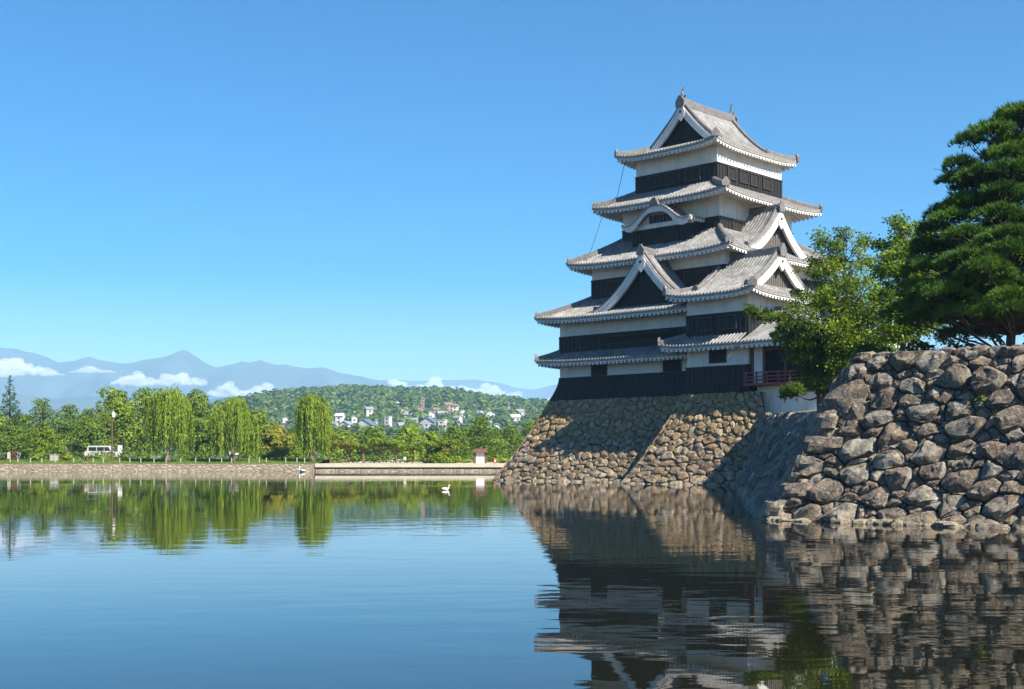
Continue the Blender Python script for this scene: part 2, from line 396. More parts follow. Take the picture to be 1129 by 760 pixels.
# far-off wood that covers the hill: one mass of leaf clumps
rg = np.random.default_rng(5)
def cards(C, Nn, ln, wd, rg, twist=1.0):
    """diamond leaf quads at C facing roughly Nn"""
    n = len(C); Nn = Nn + rg.normal(0, 0.001, (n,3)); Nn /= np.linalg.norm(Nn, axis=1)[:,None]
    t = rg.normal(0, 1, (n,3)); t -= Nn*np.sum(t*Nn, axis=1)[:,None]; t /= np.linalg.norm(t, axis=1)[:,None]
    b = np.cross(Nn, t)
    ln = np.broadcast_to(ln, (n,))[:,None]*0.5; wd = np.broadcast_to(wd, (n,))[:,None]*0.5
    return np.stack([C - t*ln, C + b*wd, C + t*ln, C - b*wd], axis=1)
def hill_hit(u, v):              # where the hillside lies behind a row and column of the layout
    Y = 580.0
    while Y < 1450:
        X = (u-UC)/FPX*Y
        if hill_h(X, Y) >= CAMZ + (HOR-v)/FPX*Y: return Y
        Y += 3
    return 1440.0
HS = [  # u, v of the foot, width px, storeys, wall, roof, flat
 (314,466,9,1,'white','grey',0),(310,476,8,1,'white','grey',0),(375,466,10,2,'white','white',0),(368,471,9,1,'cream','grey',0),(382,472,13,1,'white','grey',0),(390,468,7,2,'white','grey',0),
 (407,462,9,3,'white','grey',0),(414,468,5,1,'white','white',0),(403,477,25,2,'white','blue',0),(428,471,7,3,'white','white',1),(438,449,8,1,'white','white',0),(446,459,8,2,'cream','brown',0),
 (444,473,11,1,'white','grey',0),(450,461,9,1,'cream','grey',0),(462,456,9,1,'white','brown',0),(466,451,4,4,'brown','brown',1),(481,455,7,1,'brown','brown',0),(494,453,10,2,'brown','brown',0),(502,454,7,2,'white','brown',0),
 (487,460,12,1,'white','grey',0),(497,461,8,1,'cream','brown',0),(510,461,8,2,'white','grey',0),(474,460,9,1,'white','grey',0),(455,468,12,1,'cream','grey',0),(473,474,21,2,'white','blue',0),(488,475,9,3,'white','white',1),
 (505,468,8,2,'white','grey',0),(529,459,11,1,'white','grey',0),(541,463,11,2,'white','grey',0),(551,455,8,1,'cream','brown',0),(559,454,8,1,'brown','grey',0),(539,474,6,2,'white','grey',0),(547,473,8,1,'white','teal',0),
 (568,467,11,2,'white','white',0),(561,460,7,1,'white','grey',0),(573,457,9,1,'white','grey',0),(580,462,8,1,'cream','grey',0),(522,465,7,1,'white','brown',0)]
ORDW = 'first second third fourth fifth sixth seventh eighth ninth tenth eleventh twelfth thirteenth fourteenth fifteenth sixteenth seventeenth eighteenth nineteenth twentieth'.split()
CWORD = {'blue':'slate blue','grey':'grey','white':'pale','brown':'brown','teal':'teal','cream':'cream'}
HOUSES = []
for rn, lo_, hi_ in (('upper', 0, 456.5), ('middle', 456.5, 465.5), ('lower', 465.5, 999)):
    for q, h_ in enumerate(sorted([h_ for h_ in HS if lo_ < h_[1] <= hi_])):
        form = 'tall narrow block' if h_[3] == 4 else 'block' if h_[6] else 'long building' if h_[2] > 20 else 'house'
        HOUSES.append((f"{CWORD[h_[4]]} {form} with {CWORD[h_[5]]} roof, {ORDW[q]} from the left in the hill's {rn} row", h_[0], h_[1], h_[2], h_[3], 'wall_'+h_[4], 'roof_'+h_[5], bool(h_[6])))
HP = [(h_[0], hill_hit(h_[0], h_[1]), h_[2]) for h_ in HS]
cl = []
for k in range(9500):
    X = rg.uniform(-400, 430); Y = rg.uniform(640, 1520)**1.0
    h = hill_h(X, Y)
    if h < 3: continue
    u = UC + X/Y*FPX
    if any(abs(u-hu) < hw*0.42+1.5 and hy-52 < Y < hy+12 for hu, hy, hw in HP): continue
    cl.append((X, Y, h, 1.5+4.0*rg.random()**1.8))
cl = np.array(cl); kk = 34
d = rg.normal(0, 1, (len(cl), kk, 3)); d /= np.linalg.norm(d, axis=2)[:,:,None]; d[:,:,2] = np.abs(d[:,:,2])*1.2
rr_ = cl[:,3][:,None,None]
Cc = cl[:,None,:3] + d*rr_*np.array([1,1,1.25]) + np.array([0,0,1.2])
V = cards(Cc.reshape(-1,3), (d + rg.normal(0,0.25,d.shape)).reshape(-1,3), np.repeat(cl[:,3]*0.8, kk), np.repeat(cl[:,3]*0.7, kk), rg)
tag(np_mesh('hill_wood', V, 4, L['hill']), None, None, kind='stuff')

# ------------------------------------------------------------------ stone walls made of fitted boulders
def power_cells(W, H, rmin, rmax, seed, asp=1.25, pw=2.0, warp=1.0):
    r_ = random.Random(seed); Wx = W/asp; pts = np.zeros((0,3))
    rads = sorted([rmin*(rmax/rmin)**(r_.random()**pw) for _ in range(int(Wx*H/(rmin*rmin*2.4)))], reverse=True)
    L_ = []
    for rad in rads:
        for _ in range(14):
            x, y = r_.uniform(0, Wx), r_.uniform(0, H)
            if len(L_):
                a = pts[:len(L_)]
                if np.any((a[:,0]-x)**2 + (a[:,1]-y)**2 < (0.86*(a[:,2]+rad))**2): continue
            L_.append((x, y, rad)); 
            if len(L_) > len(pts): pts = np.vstack([pts, np.zeros((256,3))])
            pts[len(L_)-1] = (x, y, rad); break
    P = np.array(L_); cells = []
    for i, (x, y, rad) in enumerate(L_):
        poly = [(0,0),(Wx,0),(Wx,H),(0,H)]
        dd = (P[:,0]-x)**2 + (P[:,1]-y)**2
        for j in np.argsort(dd)[1:30]:
            qx, qy, qr = L_[j]; nx_, ny_ = qx-x, qy-y
            c = (qx*qx+qy*qy-qr*qr - (x*x+y*y-rad*rad))/2
            out = []
            for k in range(len(poly)):
                a, b = poly[k], poly[(k+1) % len(poly)]
                da, db = a[0]*nx_+a[1]*ny_-c, b[0]*nx_+b[1]*ny_-c
                if da <= 0: out.append(a)
                if da*db < 0:
                    t = da/(da-db); out.append((a[0]+(b[0]-a[0])*t, a[1]+(b[1]-a[1])*t))
            poly = out
            if len(poly) < 3: break
        if len(poly) >= 3:
            out = []
            for (x_, y_) in poly:                # crooked joints: the whole bond is warped together
                x_ *= asp; e_ = min(1.0, 4*min(x_, W-x_, y_, H-y_)/rmax) if warp else 0
                q = Vector((x_/rmax*0.9, y_/rmax*0.9, seed*1.3)); e_ = max(0.0, e_)
                out.append((x_ + noise.noise(q)*rmax*0.75*e_*warp, y_ + noise.noise(q+Vector((31,7,5)))*rmax*0.6*e_*warp))
            cells.append(out)
    return cells

def stone_face(mb, P, W, H, nrm, seed, rmin, rmax, bulge=0.2, npt=14, asp=1.25, gap=0.02, rough=1.0, pw=2.0):
    """P(x,y) -> point on the wall face; each boulder is a cell of the bond, raised in rings"""
    r_ = random.Random(seed+99); nrm = Vector(nrm).normalized()
    for poly in power_cells(W, H, rmin, rmax, seed, asp, pw):
        A = 0; cx = cy_ = 0
        for (a, b) in zip(poly, poly[1:]+poly[:1]):
            k = a[0]*b[1]-b[0]*a[1]; A += k; cx += (a[0]+b[0])*k; cy_ += (a[1]+b[1])*k
        if abs(A) < 0.01: continue
        cx /= 3*A; cy_ /= 3*A; size = math.sqrt(abs(A)/2)
        per = [(poly[i], poly[(i+1) % len(poly)]) for i in range(len(poly))]
        tot = sum(math.dist(a, b) for a, b in per); pts = []
        acc = 0; k = 0
        for i in range(npt):
            s = tot*i/npt
            while acc + math.dist(*per[k]) < s and k < len(per)-1: acc += math.dist(*per[k]); k += 1
            a, b = per[k]; t = (s-acc)/max(1e-6, math.dist(a, b)); pts.append((a[0]+(b[0]-a[0])*t, a[1]+(b[1]-a[1])*t))
        for c_ in poly:                           # keep the corners of the cell
            i_ = min(range(npt), key=lambda i: math.dist(pts[i], c_)); pts[i_] = c_
        pts = [((p[0]*8+q[0]+o[0])/10, (p[1]*8+q[1]+o[1])/10) for o, p, q in zip(pts[-1:]+pts[:-1], pts, pts[1:]+pts[:1])]
        base = r_.uniform(-0.05, 0.10)*size
        off = Vector((r_.uniform(0,50), r_.uniform(0,50), r_.uniform(0,50)))
        px, py = cx + r_.uniform(-0.2,0.2)*size, cy_ + r_.uniform(-0.2,0.2)*size
        planes = []                              # split faces of the rock
        a0 = r_.uniform(0, 6.28)
        for q in range(3):
            an = a0 + q*2.1 + r_.uniform(-0.6,0.6); sl_ = r_.uniform(0.05,0.42)
            planes.append((math.cos(an)*sl_, math.sin(an)*sl_*1.2, r_.uniform(0.10,0.34)))
        gs = 1 - gap/max(0.08, size)*1.5
        rings = ((gs, -0.55), (gs*0.99, -0.10), (gs*0.95, 0.22), (gs*0.84, 0.62), (gs*0.64, 1.0), (gs*0.40, 1.2), (gs*0.18, 1.3))
        def hgt(X, Y, hh):
            q = Vector((X*1.6/size, Y*1.6/size, 0.0)) + off
            cap = min(c_ + ((X-cx)*gx + (Y-cy_)*gy)/size for gx, gy, c_ in planes)/0.34
            d_ = min(hh, max(hh-0.55, cap))*bulge*size + base
            if hh > -0.3: d_ += (noise.noise(q)*0.06 + noise.noise(q*2.9)*0.05 + noise.noise(q*6.5)*0.022)*size*rough
            return d_
        V = []
        for (sc, hh) in rings:
            mx, my = (cx, cy_) if sc > 0.8 else ((cx+px)/2, (cy_+py)/2) if sc > 0.5 else (px, py)
            for (x, y) in pts:
                X, Y = mx + (x-cx)*sc, my + (y-cy_)*sc
                V.append(P(X, Y) + nrm*hgt(X, Y, hh))
        V.append(P(px, py) + nrm*hgt(px, py, 1.3))
        F = []
        for j in range(len(rings)-1):
            for i in range(npt):
                F.append((j*npt+i, j*npt+(i+1)%npt, (j+1)*npt+(i+1)%npt, (j+1)*npt+i))
        j = len(rings)-1
        for i in range(npt): F.append((j*npt+i, j*npt+(i+1)%npt, len(V)-1))
        mb.add(V, F, 0)

def patch(b0, b1, t0, t1, sag=0.0, nrm=None):      # bilinear wall face, slightly hollow in its height
    b0, b1, t0, t1 = map(Vector, (b0, b1, t0, t1))
    W = ((b1-b0).length + (t1-t0).length)/2; H = ((t0-b0).length + (t1-b1).length)/2
    n = (b1-b0).cross(t0-b0).normalized()
    if nrm is not None and n.dot(Vector(nrm)) < 0: n = -n
    def P(x, y):
        s, t = x/W, y/H
        return b0*(1-s)*(1-t) + b1*s*(1-t) + t0*(1-s)*t + t1*s*t - n*(sag*4*t*(1-t))
    return P, W, H, n
def backing(mb, P, W, H, n, depth=0.16, mi=1, k=10):
    V = []; F = []
    for j in range(k+1):
        for i in range(k+1): V.append(P(W*i/k, H*j/k) - n*depth)
    for j in range(k):
        for i in range(k): a = j*(k+1)+i; F.append((a, a+1, a+k+2, a+k+1))
    mb.add(V, F, mi)
def boulder(mb, c, ax, ay, az, seed, jag=0.12, n=10, m=7, mi=0):
    """rounded block on three half-axes, roughened"""
    V = []; c = Vector(c); off = Vector((seed*3.1, seed*1.7, seed*0.9))
    for j in range(m+1):
        th = math.pi*j/m
        for i in range(n):
            ph = 2*math.pi*i/n + 0.3
            d = Vector((math.sin(th)*math.cos(ph), math.sin(th)*math.sin(ph), math.cos(th)))
            k = 1/max(abs(d.x), abs(d.y), abs(d.z)); d = d*(0.45*k + 0.55)      # between a box and a ball
            d *= 1 + noise.noise(d*1.6 + off)*jag*2 + noise.noise(d*4 + off)*jag*0.6
            V.append(c + ax*d.x + ay*d.y + az*d.z)
    F = []
    for j in range(m):
        for i in range(n): F.append((j*n+i, j*n+(i+1)%n, (j+1)*n+(i+1)%n, (j+1)*n+i))
    mb.add(V, F, mi)

# the near rampart: front face towards the viewer, side face towards the moat, earth on top
NB0 = Vector((8.62, 42.85, -0.25)); DIR = Vector((0.78,-0.626,0)); NRM = Vector((-0.626,-0.78,0))
WL = 24.0
NT0 = Vector((11.9, 42.78, 5.72)); 
NB1 = NB0 + DIR*WL; NT1 = NT0 + DIR*(WL-2.4)
FB = Vector((15.75, 87.0, -0.25)); FT = Vector((18.4, 89.4, 5.2)); NT0s = NT0 + Vector((0,0,-0.25))
rw = MB()
P, W, H, n = patch(NB0, NB1, NT0, NT1, 0.12, NRM + Vector((0,0,0.3)))
PN, WN, HN, NN = P, W, H, n
backing(rw, P, W, H, n, 0.30)
stone_face(rw, P, W, H, n, 11, 0.10, 0.46, 0.42, 26, 1.3, 0.014, 1.7, 4.6)
MB_ = NB0.lerp(FB, 0.20); MT = NT0.lerp(FT, 0.20); MT.z = 4.0
for (q0, q1, q2, q3, sd_) in ((NB0, MB_, NT0s, MT, 12), (MB_, FB, MT, FT, 13)):
    P2, W2, H2, n2 = patch(q0, q1, q2, q3, 0.1, (-1,0.2,0.4))
    backing(rw, P2, W2, H2, n2, 0.28)
    stone_face(rw, P2, W2, H2, n2, sd_, 0.28, 0.62, 0.36, 14, 1.0, 0.02, 1.2)
# long corner stones laid alternately on the two faces
k = 0; t = 0.02
side = (FB-NB0).normalized()
while t < 0.93:
    hh = [0.85, 0.55, 0.95, 0.60, 0.75, 1.0, 0.65][k % 7]
    p = NB0.lerp(NT0, t + hh/2/5.8)
    if t > 0.72: p += Vector((0.25*(t-0.72)*4, 0, 0))
    if k % 2: ax, ay = DIR*0.78, side*0.5; c = p + DIR*0.60 + side*0.30
    else: ax, ay = DIR*0.50, side*0.95; c = p + DIR*0.30 + side*0.7
    boulder(rw, c + NRM*0.0, ax, ay, Vector((0.16*hh,0.0,hh/2+0.03)), 40+k, 0.15, 18, 12)
    t += hh/5.8; k += 1
# pale flat footing stones along the water
for k in range(52):
    s = -0.3 + k*0.40 + rnd.uniform(-0.1,0.1)
    if rnd.random() < 0.25: continue
    c = NB0 + DIR*s + NRM*rnd.uniform(0.0,0.22) + Vector((0,0,0.20+rnd.uniform(0,0.12)))
    boulder(rw, c, DIR*rnd.uniform(0.18,0.42), NRM*rnd.uniform(0.2,0.34), Vector((0,0,rnd.uniform(0.10,0.17))), k, 0.16, 16, 9)
# uneven coping stones
for k in range(40):
    s = 0.3 + k*0.56
    c = NT0 + DIR*s + Vector((0.15,0.1,-0.14+rnd.uniform(-0.03,0.05)))
    boulder(rw, c, DIR*rnd.uniform(0.28,0.42), NRM*0.3, Vector((0,0,rnd.uniform(0.13,0.22))), 200+k, 0.12, 10, 6)
o = rw.build('stone_rampart', [M['stone_near'], M['mortar']], smooth=True); o.data.set_sharp_from_angle(angle=R(24))
tag(o, 'near wall of large brown and grey boulders rising from the water on the right', 'stone wall', 'stone walls of the moat')

cgp = [NT0+Vector((0.12,0.15,-0.14)), NT1+Vector((0.1,0.15,-0.12)), Vector((90,10,5.1)), Vector((90,140,5.3)), Vector((40,125,5.3)), FT+Vector((2.5,8,0)), FT+Vector((0.25,0,-0.08)),
       MT+Vector((0.25,0,-0.06)), Vector((19.5,70,5.05)), Vector((17.0,55,5.0)), Vector((15.5,44,5.35)), Vector((30,60,5.3))]
cg = MB(); cg.add(cgp, [(7,0,10),(10,0,1),(7,10,9),(7,9,8),(7,8,6),(6,8,5),(8,11,5),(8,9,11),(9,10,11),(10,1,11),(1,2,11),(2,3,11),(3,4,11),(4,5,11)])
tag(cg.build('castle_ground', M['castle_ground']), None, None, kind='structure')

# ------------------------------------------------------------------ the castle (local frame: x right-forward, y right-back, z up)
CC = Vector((16.9, 106.5, 0)); XL = Vector((0.7206,-0.6934,0)); YL = Vector((0.6934,0.7206,0)); ROT = math.atan2(-0.6934, 0.7206)
def loc(x, y, z): return CC + XL*x + YL*y + Vector((0,0,z))
BZ = 6.8
sb = MB()
def base_block(mb, x0, x1, y0, y1, ztop, off, sides, seed):
    c_t = {'a': (x0,y0), 'b': (x1,y0), 'c': (x1,y1), 'd': (x0,y1)}
    c_b = {'a': (x0-off,y0-off), 'b': (x1+off,y0-off), 'c': (x1+off,y1+off), 'd': (x0-off,y1+off)}
    nn = {'front': ('a','b',(0,-1)), 'right': ('b','c',(1,0)), 'left': ('d','a',(-1,0))}
    for s in sides:
        p, q, nv = nn[s]
        nw = XL*nv[0] + YL*nv[1] + Vector((0,0,0.4))
        Pf, W_, H_, n_ = patch(loc(*c_b[p], -0.25), loc(*c_b[q], -0.25), loc(*c_t[p], ztop), loc(*c_t[q], ztop), 0.28, nw)
        backing(mb, Pf, W_, H_, n_, 0.18)
        stone_face(mb, Pf, W_, H_, n_, seed + len(s), 0.16, 0.42, 0.28, 12, 1.2, 0.014, 1.2, 3.2)
base_block(sb, -9.35, 9.35, -10.0, 10.0, BZ, 3.6, ('front','left'), 31)
base_block(sb, 5.75, 12.6, -11.5, -4, BZ, 3.5, ('front','left'), 47)
# top of the base
for (x0,x1,y0,y1) in ((-9.3,9.3,-9.95,9.9), (5.8,12.6,-11.45,-9.97)):
    sb.add([loc(x0,y0,BZ-0.05),loc(x1,y0,BZ-0.05),loc(x1,y1,BZ-0.05),loc(x0,y1,BZ-0.05)], [(0,1,2,3)], 1)
o = sb.build('castle_stone_base', [M['stone_base'], M['mortar']], smooth=True); o.data.set_sharp_from_angle(angle=R(28))
tag(o, 'sloping tan stone foundation under the black and white castle tower', 'stone wall', 'stone walls of the moat')

# ---- roof builders, all in the castle's local frame
class Roof:
    def __init__(s):
        s.tile = MB(); s.tile.uv = []; s.edge = MB(); s.board = MB(); s.raf = MB(); s.hips = []
    def slope(s, o, ax, inn, x0, x1, run, zfn, tmax, lift, over, nt=7, rib=0.30, eave=True, drop=0.34):
        o = Vector(o); ax = Vector(ax); inn = Vector(inn)
        n = max(2, int(round((x1-x0)/(rib/4)))); base = len(s.tile.v)
        for i in range(n+1):
            x = x0 + (x1-x0)*i/n; tm = max(0.0, tmax(x))
            ph = (x/rib) % 1.0
            h = 0.085*max(0.0, math.cos(2*math.pi*ph))**0.6 if ph < 0.25 or ph > 0.75 else 0.0
            for j in range(nt+1):
                t = tm*j/nt
                p = o + ax*x + inn*(run*t); z = zfn(t) + lift(x, t) + h
                s.tile.v.append((p.x, p.y, z)); s.tile.uv.append((x+50, run*t*1.15))
        for i in range(n):
            for j in range(nt):
                a = base + i*(nt+1)+j; s.tile.f.append((a, a+nt+1, a+nt+2, a+1)); s.tile.m.append(0)
        if not eave: return
        m = max(2, int((x1-x0)/0.5))
        E1, E2, E3, E4 = [], [], [], []
        for i in range(m+1):
            x = x0 + (x1-x0)*i/m; lf = lift(x, 0); z = zfn(0) + lf
            r_in = min(1.0, max(0.0, min(x-x0, x1-x)/max(over, 0.01)))       # mitre towards the corners
            p0 = o + ax*x; p1 = o + ax*(x*(1-0.07/max(1.0, abs(x0)))) + inn*0.07
            E1.append(Vector((p0.x, p0.y, z+0.03))); E2.append(Vector((p0.x, p0.y, z-0.17)))
            E3.append((Vector((p1.x, p1.y, z-0.172)), Vector((p1.x, p1.y, z-drop+0.06))))
            ov = over*r_in; p2 = o + ax*x + inn*max(0.08, ov)
            E4.append((Vector((p1.x, p1.y, z-drop+0.06)), Vector((p2.x, p2.y, zfn(0) + lf*(1-r_in*0.8) - drop + 0.06 + 0.22*ov))))
        for i in range(m):
            s.edge.add([E1[i], E1[i+1], E2[i+1], E2[i]], [(0,1,2,3)])
            s.edge.add([E2[i], E2[i+1], E3[i+1][0], E3[i][0]], [(0,1,2,3)])
            s.board.add([E3[i][0], E3[i+1][0], E3[i+1][1], E3[i][1]], [(0,1,2,3)])
            s.board.add([E4[i][0], E4[i+1][0], E4[i+1][1], E4[i][1]], [(0,1,2,3)])
        # round tile ends along the edge
        q = math.ceil(x0/rib)
        while q*rib <= x1:
            x = q*rib; p = o + ax*x; z = zfn(0) + lift(x, 0)
            s.edge.obox((p.x, p.y, z+0.02), ax*0.075, inn*0.03, Vector((0,0,0.075))); q += 1
        # rafters
        sp = 0.42; q = math.ceil((x0+0.15)/sp)
        while q*sp <= x1-0.15:
            x = q*sp; av = min(over, min(x-x0, x1-x)); lf = lift(x, 0)
            if av > 0.2:
                pa = o + ax*x + inn*0.03; pb = o + ax*x + inn*av; z = zfn(0) + lf - drop - 0.03
                c = (pa+pb)/2; dz = 0.22*av
                s.raf.obox((c.x, c.y, z + dz/2), ax*0.095, Vector(((pb-pa).x, (pb-pa).y, dz))*0.5, Vector((0,0,0.085)))
            q += 1
    def hip(s, pts, w=0.2, h=0.30, orn=0.55, name='hip_ridge'):
        mb = MB(); prof = [(-w,-0.1),(w,-0.1),(w,h*0.7),(w*0.55,h),(-w*0.55,h),(-w,h*0.7)]
        mb.sweep(pts, prof)
        e = MB(); p = Vector(pts[0]); d = (Vector(pts[0])-Vector(pts[1])); d.z = 0; d.normalize(); a = Vector((d.y,-d.x,0))
        # demon tile: shield with horn-like top
        V = []
        for k in (-0.09, 0.09):
            for (x, z) in ((-0.30,-0.12),(0.30,-0.12),(0.34,0.22),(0.17,0.40),(0.10,orn),(-0.10,orn),(-0.17,0.40),(-0.34,0.22)):
                V.append(p + a*x*(orn/0.55) + Vector((0,0,z)) + d*k)
        e.add(V, [tuple(range(7,-1,-1)), tuple(range(8,16))] + [(i,(i+1)%8,8+(i+1)%8,8+i) for i in range(8)])
        s.hips.append((mb, e, name))
    def build(s, root, z0, name='roof', label=None):
        off = (0,0,z0)
        r_ = s.tile.build(name, M['tile'], root, off, smooth=False)
        if label: r_['label'] = label
        if s.edge.v: s.edge.build('eave_tiles', M['tile_edge'], r_, off)
        if s.board.v: s.board.build('eave_board', M['plaster'], r_, off)
        if s.raf.v: s.raf.build('rafters', M['plaster'], r_, off)
        for mb, e, nm in s.hips:
            # ornament belongs to its ridge: same mesh
            n0 = len(mb.v); mb.v += e.v; mb.f += [tuple(i+n0 for i in f) for f in e.f]; mb.m += e.m
            mb.build(nm, M['ridge'], r_, off)
        return r_

def curve(z0, z1, p): return lambda t: z0 + (z1-z0)*(p*t + (1-p)*t*t)
def lifter(L1, amt): return lambda x, t: amt*(min(1.0, abs(x)/L1)**4)*max(0.0, 1-t)**1.3

def skirt_roof(root, z0r, cx, cy_, ox, oy, ix, iy, ze, zt, wx, wy, p=0.8, lift=0.35, sides='frbl', label=None, hips=True):
    r_ = Roof(); zf = curve(ze, zt, p)
    spec = {'f': ((cx, cy_-oy), (1,0), (0,1), ox, oy-iy, ix, oy-wy), 'b': ((cx, cy_+oy), (-1,0), (0,-1), ox, oy-iy, ix, oy-wy),
            'r': ((cx+ox, cy_), (0,1), (-1,0), oy, ox-ix, iy, ox-wx), 'l': ((cx-ox, cy_), (0,-1), (1,0), oy, ox-ix, iy, ox-wx)}
    for sd_ in sides:
        (o, ax, inn, Lh, run, Li, over) = spec[sd_]
        tm = (lambda x, Lh=Lh, Li=Li: min(1.0, (Lh-abs(x))/(Lh-Li)))
        r_.slope((*o,0), (*ax,0), (*inn,0), -Lh, Lh, run, zf, tm, lifter(Lh, lift), over)
    if hips:
        for sx, sy in ((1,-1),(-1,-1),(1,1),(-1,1)):
            pts = []
            for j in range(9):
                t = j/8*0.97 + 0.03
                pts.append((cx+sx*(ox-(ox-ix)*t), cy_+sy*(oy-(oy-iy)*t), zf(t)+lift*max(0,1-t)**1.3))
            r_.hip(pts)
    return r_.build(root, z0r, 'roof', label)

def fish(mb, p, d, h):           # roof-ridge fish: head down on the ridge, body curling up to a forked tail
    d = Vector(d).normalized(); a = Vector((d.y,-d.x,0)); up = Vector((0,0,1))
    path = [(0.30,0.0,0.20,0.24),(0.16,0.14,0.24,0.30),(-0.02,0.30,0.20,0.26),(-0.12,0.52,0.15,0.20),(-0.08,0.74,0.10,0.14),(0.02,0.92,0.05,0.10)]
    V = []; n = 8
    for (x, z, w_, t_) in path:
        for k in range(n):
            an = 2*math.pi*k/n; V.append(p + (d*(x + math.cos(an)*t_*0.7) + a*(math.sin(an)*w_) + up*(z + math.cos(an)*t_*0.35))*h)
    F = [(i*n+k, i*n+(k+1)%n, (i+1)*n+(k+1)%n, (i+1)*n+k) for i in range(len(path)-1) for k in range(n)]
    F += [tuple(range(n-1,-1,-1)), tuple((len(path)-1)*n+k for k in range(n))]
    mb.add(V, F)
    for s_ in (-1, 1):           # tail fork and side fin
        q = [p + (d*x + a*(y*s_) + up*z)*h for (x,y,z) in ((0.0,0.02,0.84),(0.16,0.10,1.18),(-0.06,0.16,1.30),(-0.05,0.05,0.88))]
        q2 = [v_ + d*0.05*h for v_ in q]; mb.add(q+q2, [(0,1,2,3),(7,6,5,4),(0,4,5,1),(1,5,6,2),(2,6,7,3),(3,7,4,0)])
        q = [p + (d*x + a*(y*s_) + up*z)*h for (x,y,z) in ((0.12,0.18,0.12),(-0.05,0.42,0.34),(-0.02,0.18,0.36))]
        q2 = [v_ + d*0.05*h for v_ in q]; mb.add(q+q2, [(0,1,2),(5,4,3),(0,3,4,1),(1,4,5,2),(2,5,3,0)])

def gable_front(root, off, P, nrm, curve_pts, base_z, recess, board_h=0.42, thick=0.2, panel_mat=None, label=None, bars=True):
    """white barge boards along a curve (s, z) in a vertical plane; P(s,z,d) puts it in place; panel recessed behind"""
    bb = MB(); n = len(curve_pts)
    top = curve_pts; low = []
    for i, (s_, z_) in enumerate(top):
        a = top[max(0, i-1)]; b = top[min(n-1, i+1)]; tx, tz = b[0]-a[0], b[1]-a[1]; l_ = math.hypot(tx, tz)
        nx_, nz_ = tz/l_, -tx/l_
        if nz_ > 0: nx_, nz_ = -nx_, -nz_
        if i == n//2: nx_, nz_ = 0, -1.25
        low.append((s_ + nx_*board_h, z_ + nz_*board_h))
    for k in range(n-1):
        V = []
        for d_ in (0.0, thick):
            for (s_, z_) in (top[k], top[k+1], low[k+1], low[k]): V.append(P(s_, z_, d_))
        bb.add(V, [(0,1,2,3),(7,6,5,4),(0,4,5,1),(2,6,7,3)] + ([(3,7,4,0)] if k == 0 else []) + ([(1,5,6,2)] if k == n-2 else []))
    # second, thinner moulding line on the board
    for k in range(n-1):
        V = []
        for d_ in (-0.05, 0.0):
            for (A_, f_) in ((top[k],0.0),(top[k+1],0.0),(top[k+1],0.32),(top[k],0.32)):
                B_ = low[k] if A_ is top[k] else low[k+1]
                V.append(P(A_[0]+(B_[0]-A_[0])*f_, A_[1]+(B_[1]-A_[1])*f_, d_))
        bb.add(V, [(0,1,2,3),(7,6,5,4),(0,4,5,1),(2,6,7,3)])
    panel = MB(); V = [P(s_, z_-0.05, recess) for (s_, z_) in top]
    sL, sR = top[0][0], top[-1][0]; V += [P(sR, min(base_z, top[-1][1])-0.25, recess), P(sL, min(base_z, top[0][1])-0.25, recess)]
    panel.add(V, [tuple(range(len(V)))])
    gb = panel.build('gable', panel_mat or M['black'], root, off)
    if label: gb['label'] = label
    bb.build('barge_board', M['plaster'], gb, off)
    if bars:
        lb = MB(); s_ = sL + 0.3
        while s_ < sR:
            zt = lerp_tab(top, s_) - board_h*1.1
            if zt > base_z + 0.1:
                lb.add([P(s_+dx, z_, recess-dd) for dd in (0.0,0.05) for (dx, z_) in ((-0.05,base_z-0.1),(0.05,base_z-0.1),(0.05,zt),(-0.05,zt))], [(4,5,6,7),(0,4,7,3),(1,2,6,5)])
            s_ += 0.26
        if lb.v: lb.build('lattice', panel_mat or M['batten'], gb, off)
    # pendant under the apex
    pd = MB(); s0, z0 = top[n//2]; z0 -= board_h*1.0; sc = board_h/0.42
    hx_ = [(0,-0.72),(0.26,-0.42),(0.34,-0.12),(0.22,0.08),(-0.22,0.08),(-0.34,-0.12),(-0.26,-0.42)]
    V = [P(s0+x*sc, z0+z*sc, d_) for d_ in (-0.10, 0.06) for (x, z) in hx_]
    pd.add(V, [tuple(range(7)), tuple(range(13,6,-1))] + [(i,7+i,7+(i+1)%7,(i+1)%7) for i in range(7)])
    po = pd.build('pendant', M['plaster'], gb, off)
    bs_ = MB(); V = [P(s0+0.09*sc*math.cos(a), z0+0.09*sc*math.sin(a)-0.12*sc, d_) for d_ in (-0.15,-0.08) for a in [i*math.pi/3 for i in range(6)]]
    bs_.add(V, [tuple(range(6)), tuple(range(11,5,-1))] + [(i,6+i,6+(i+1)%6,(i+1)%6) for i in range(6)])
    bs_.build('boss', M['batten'], gb, off)
    return gb

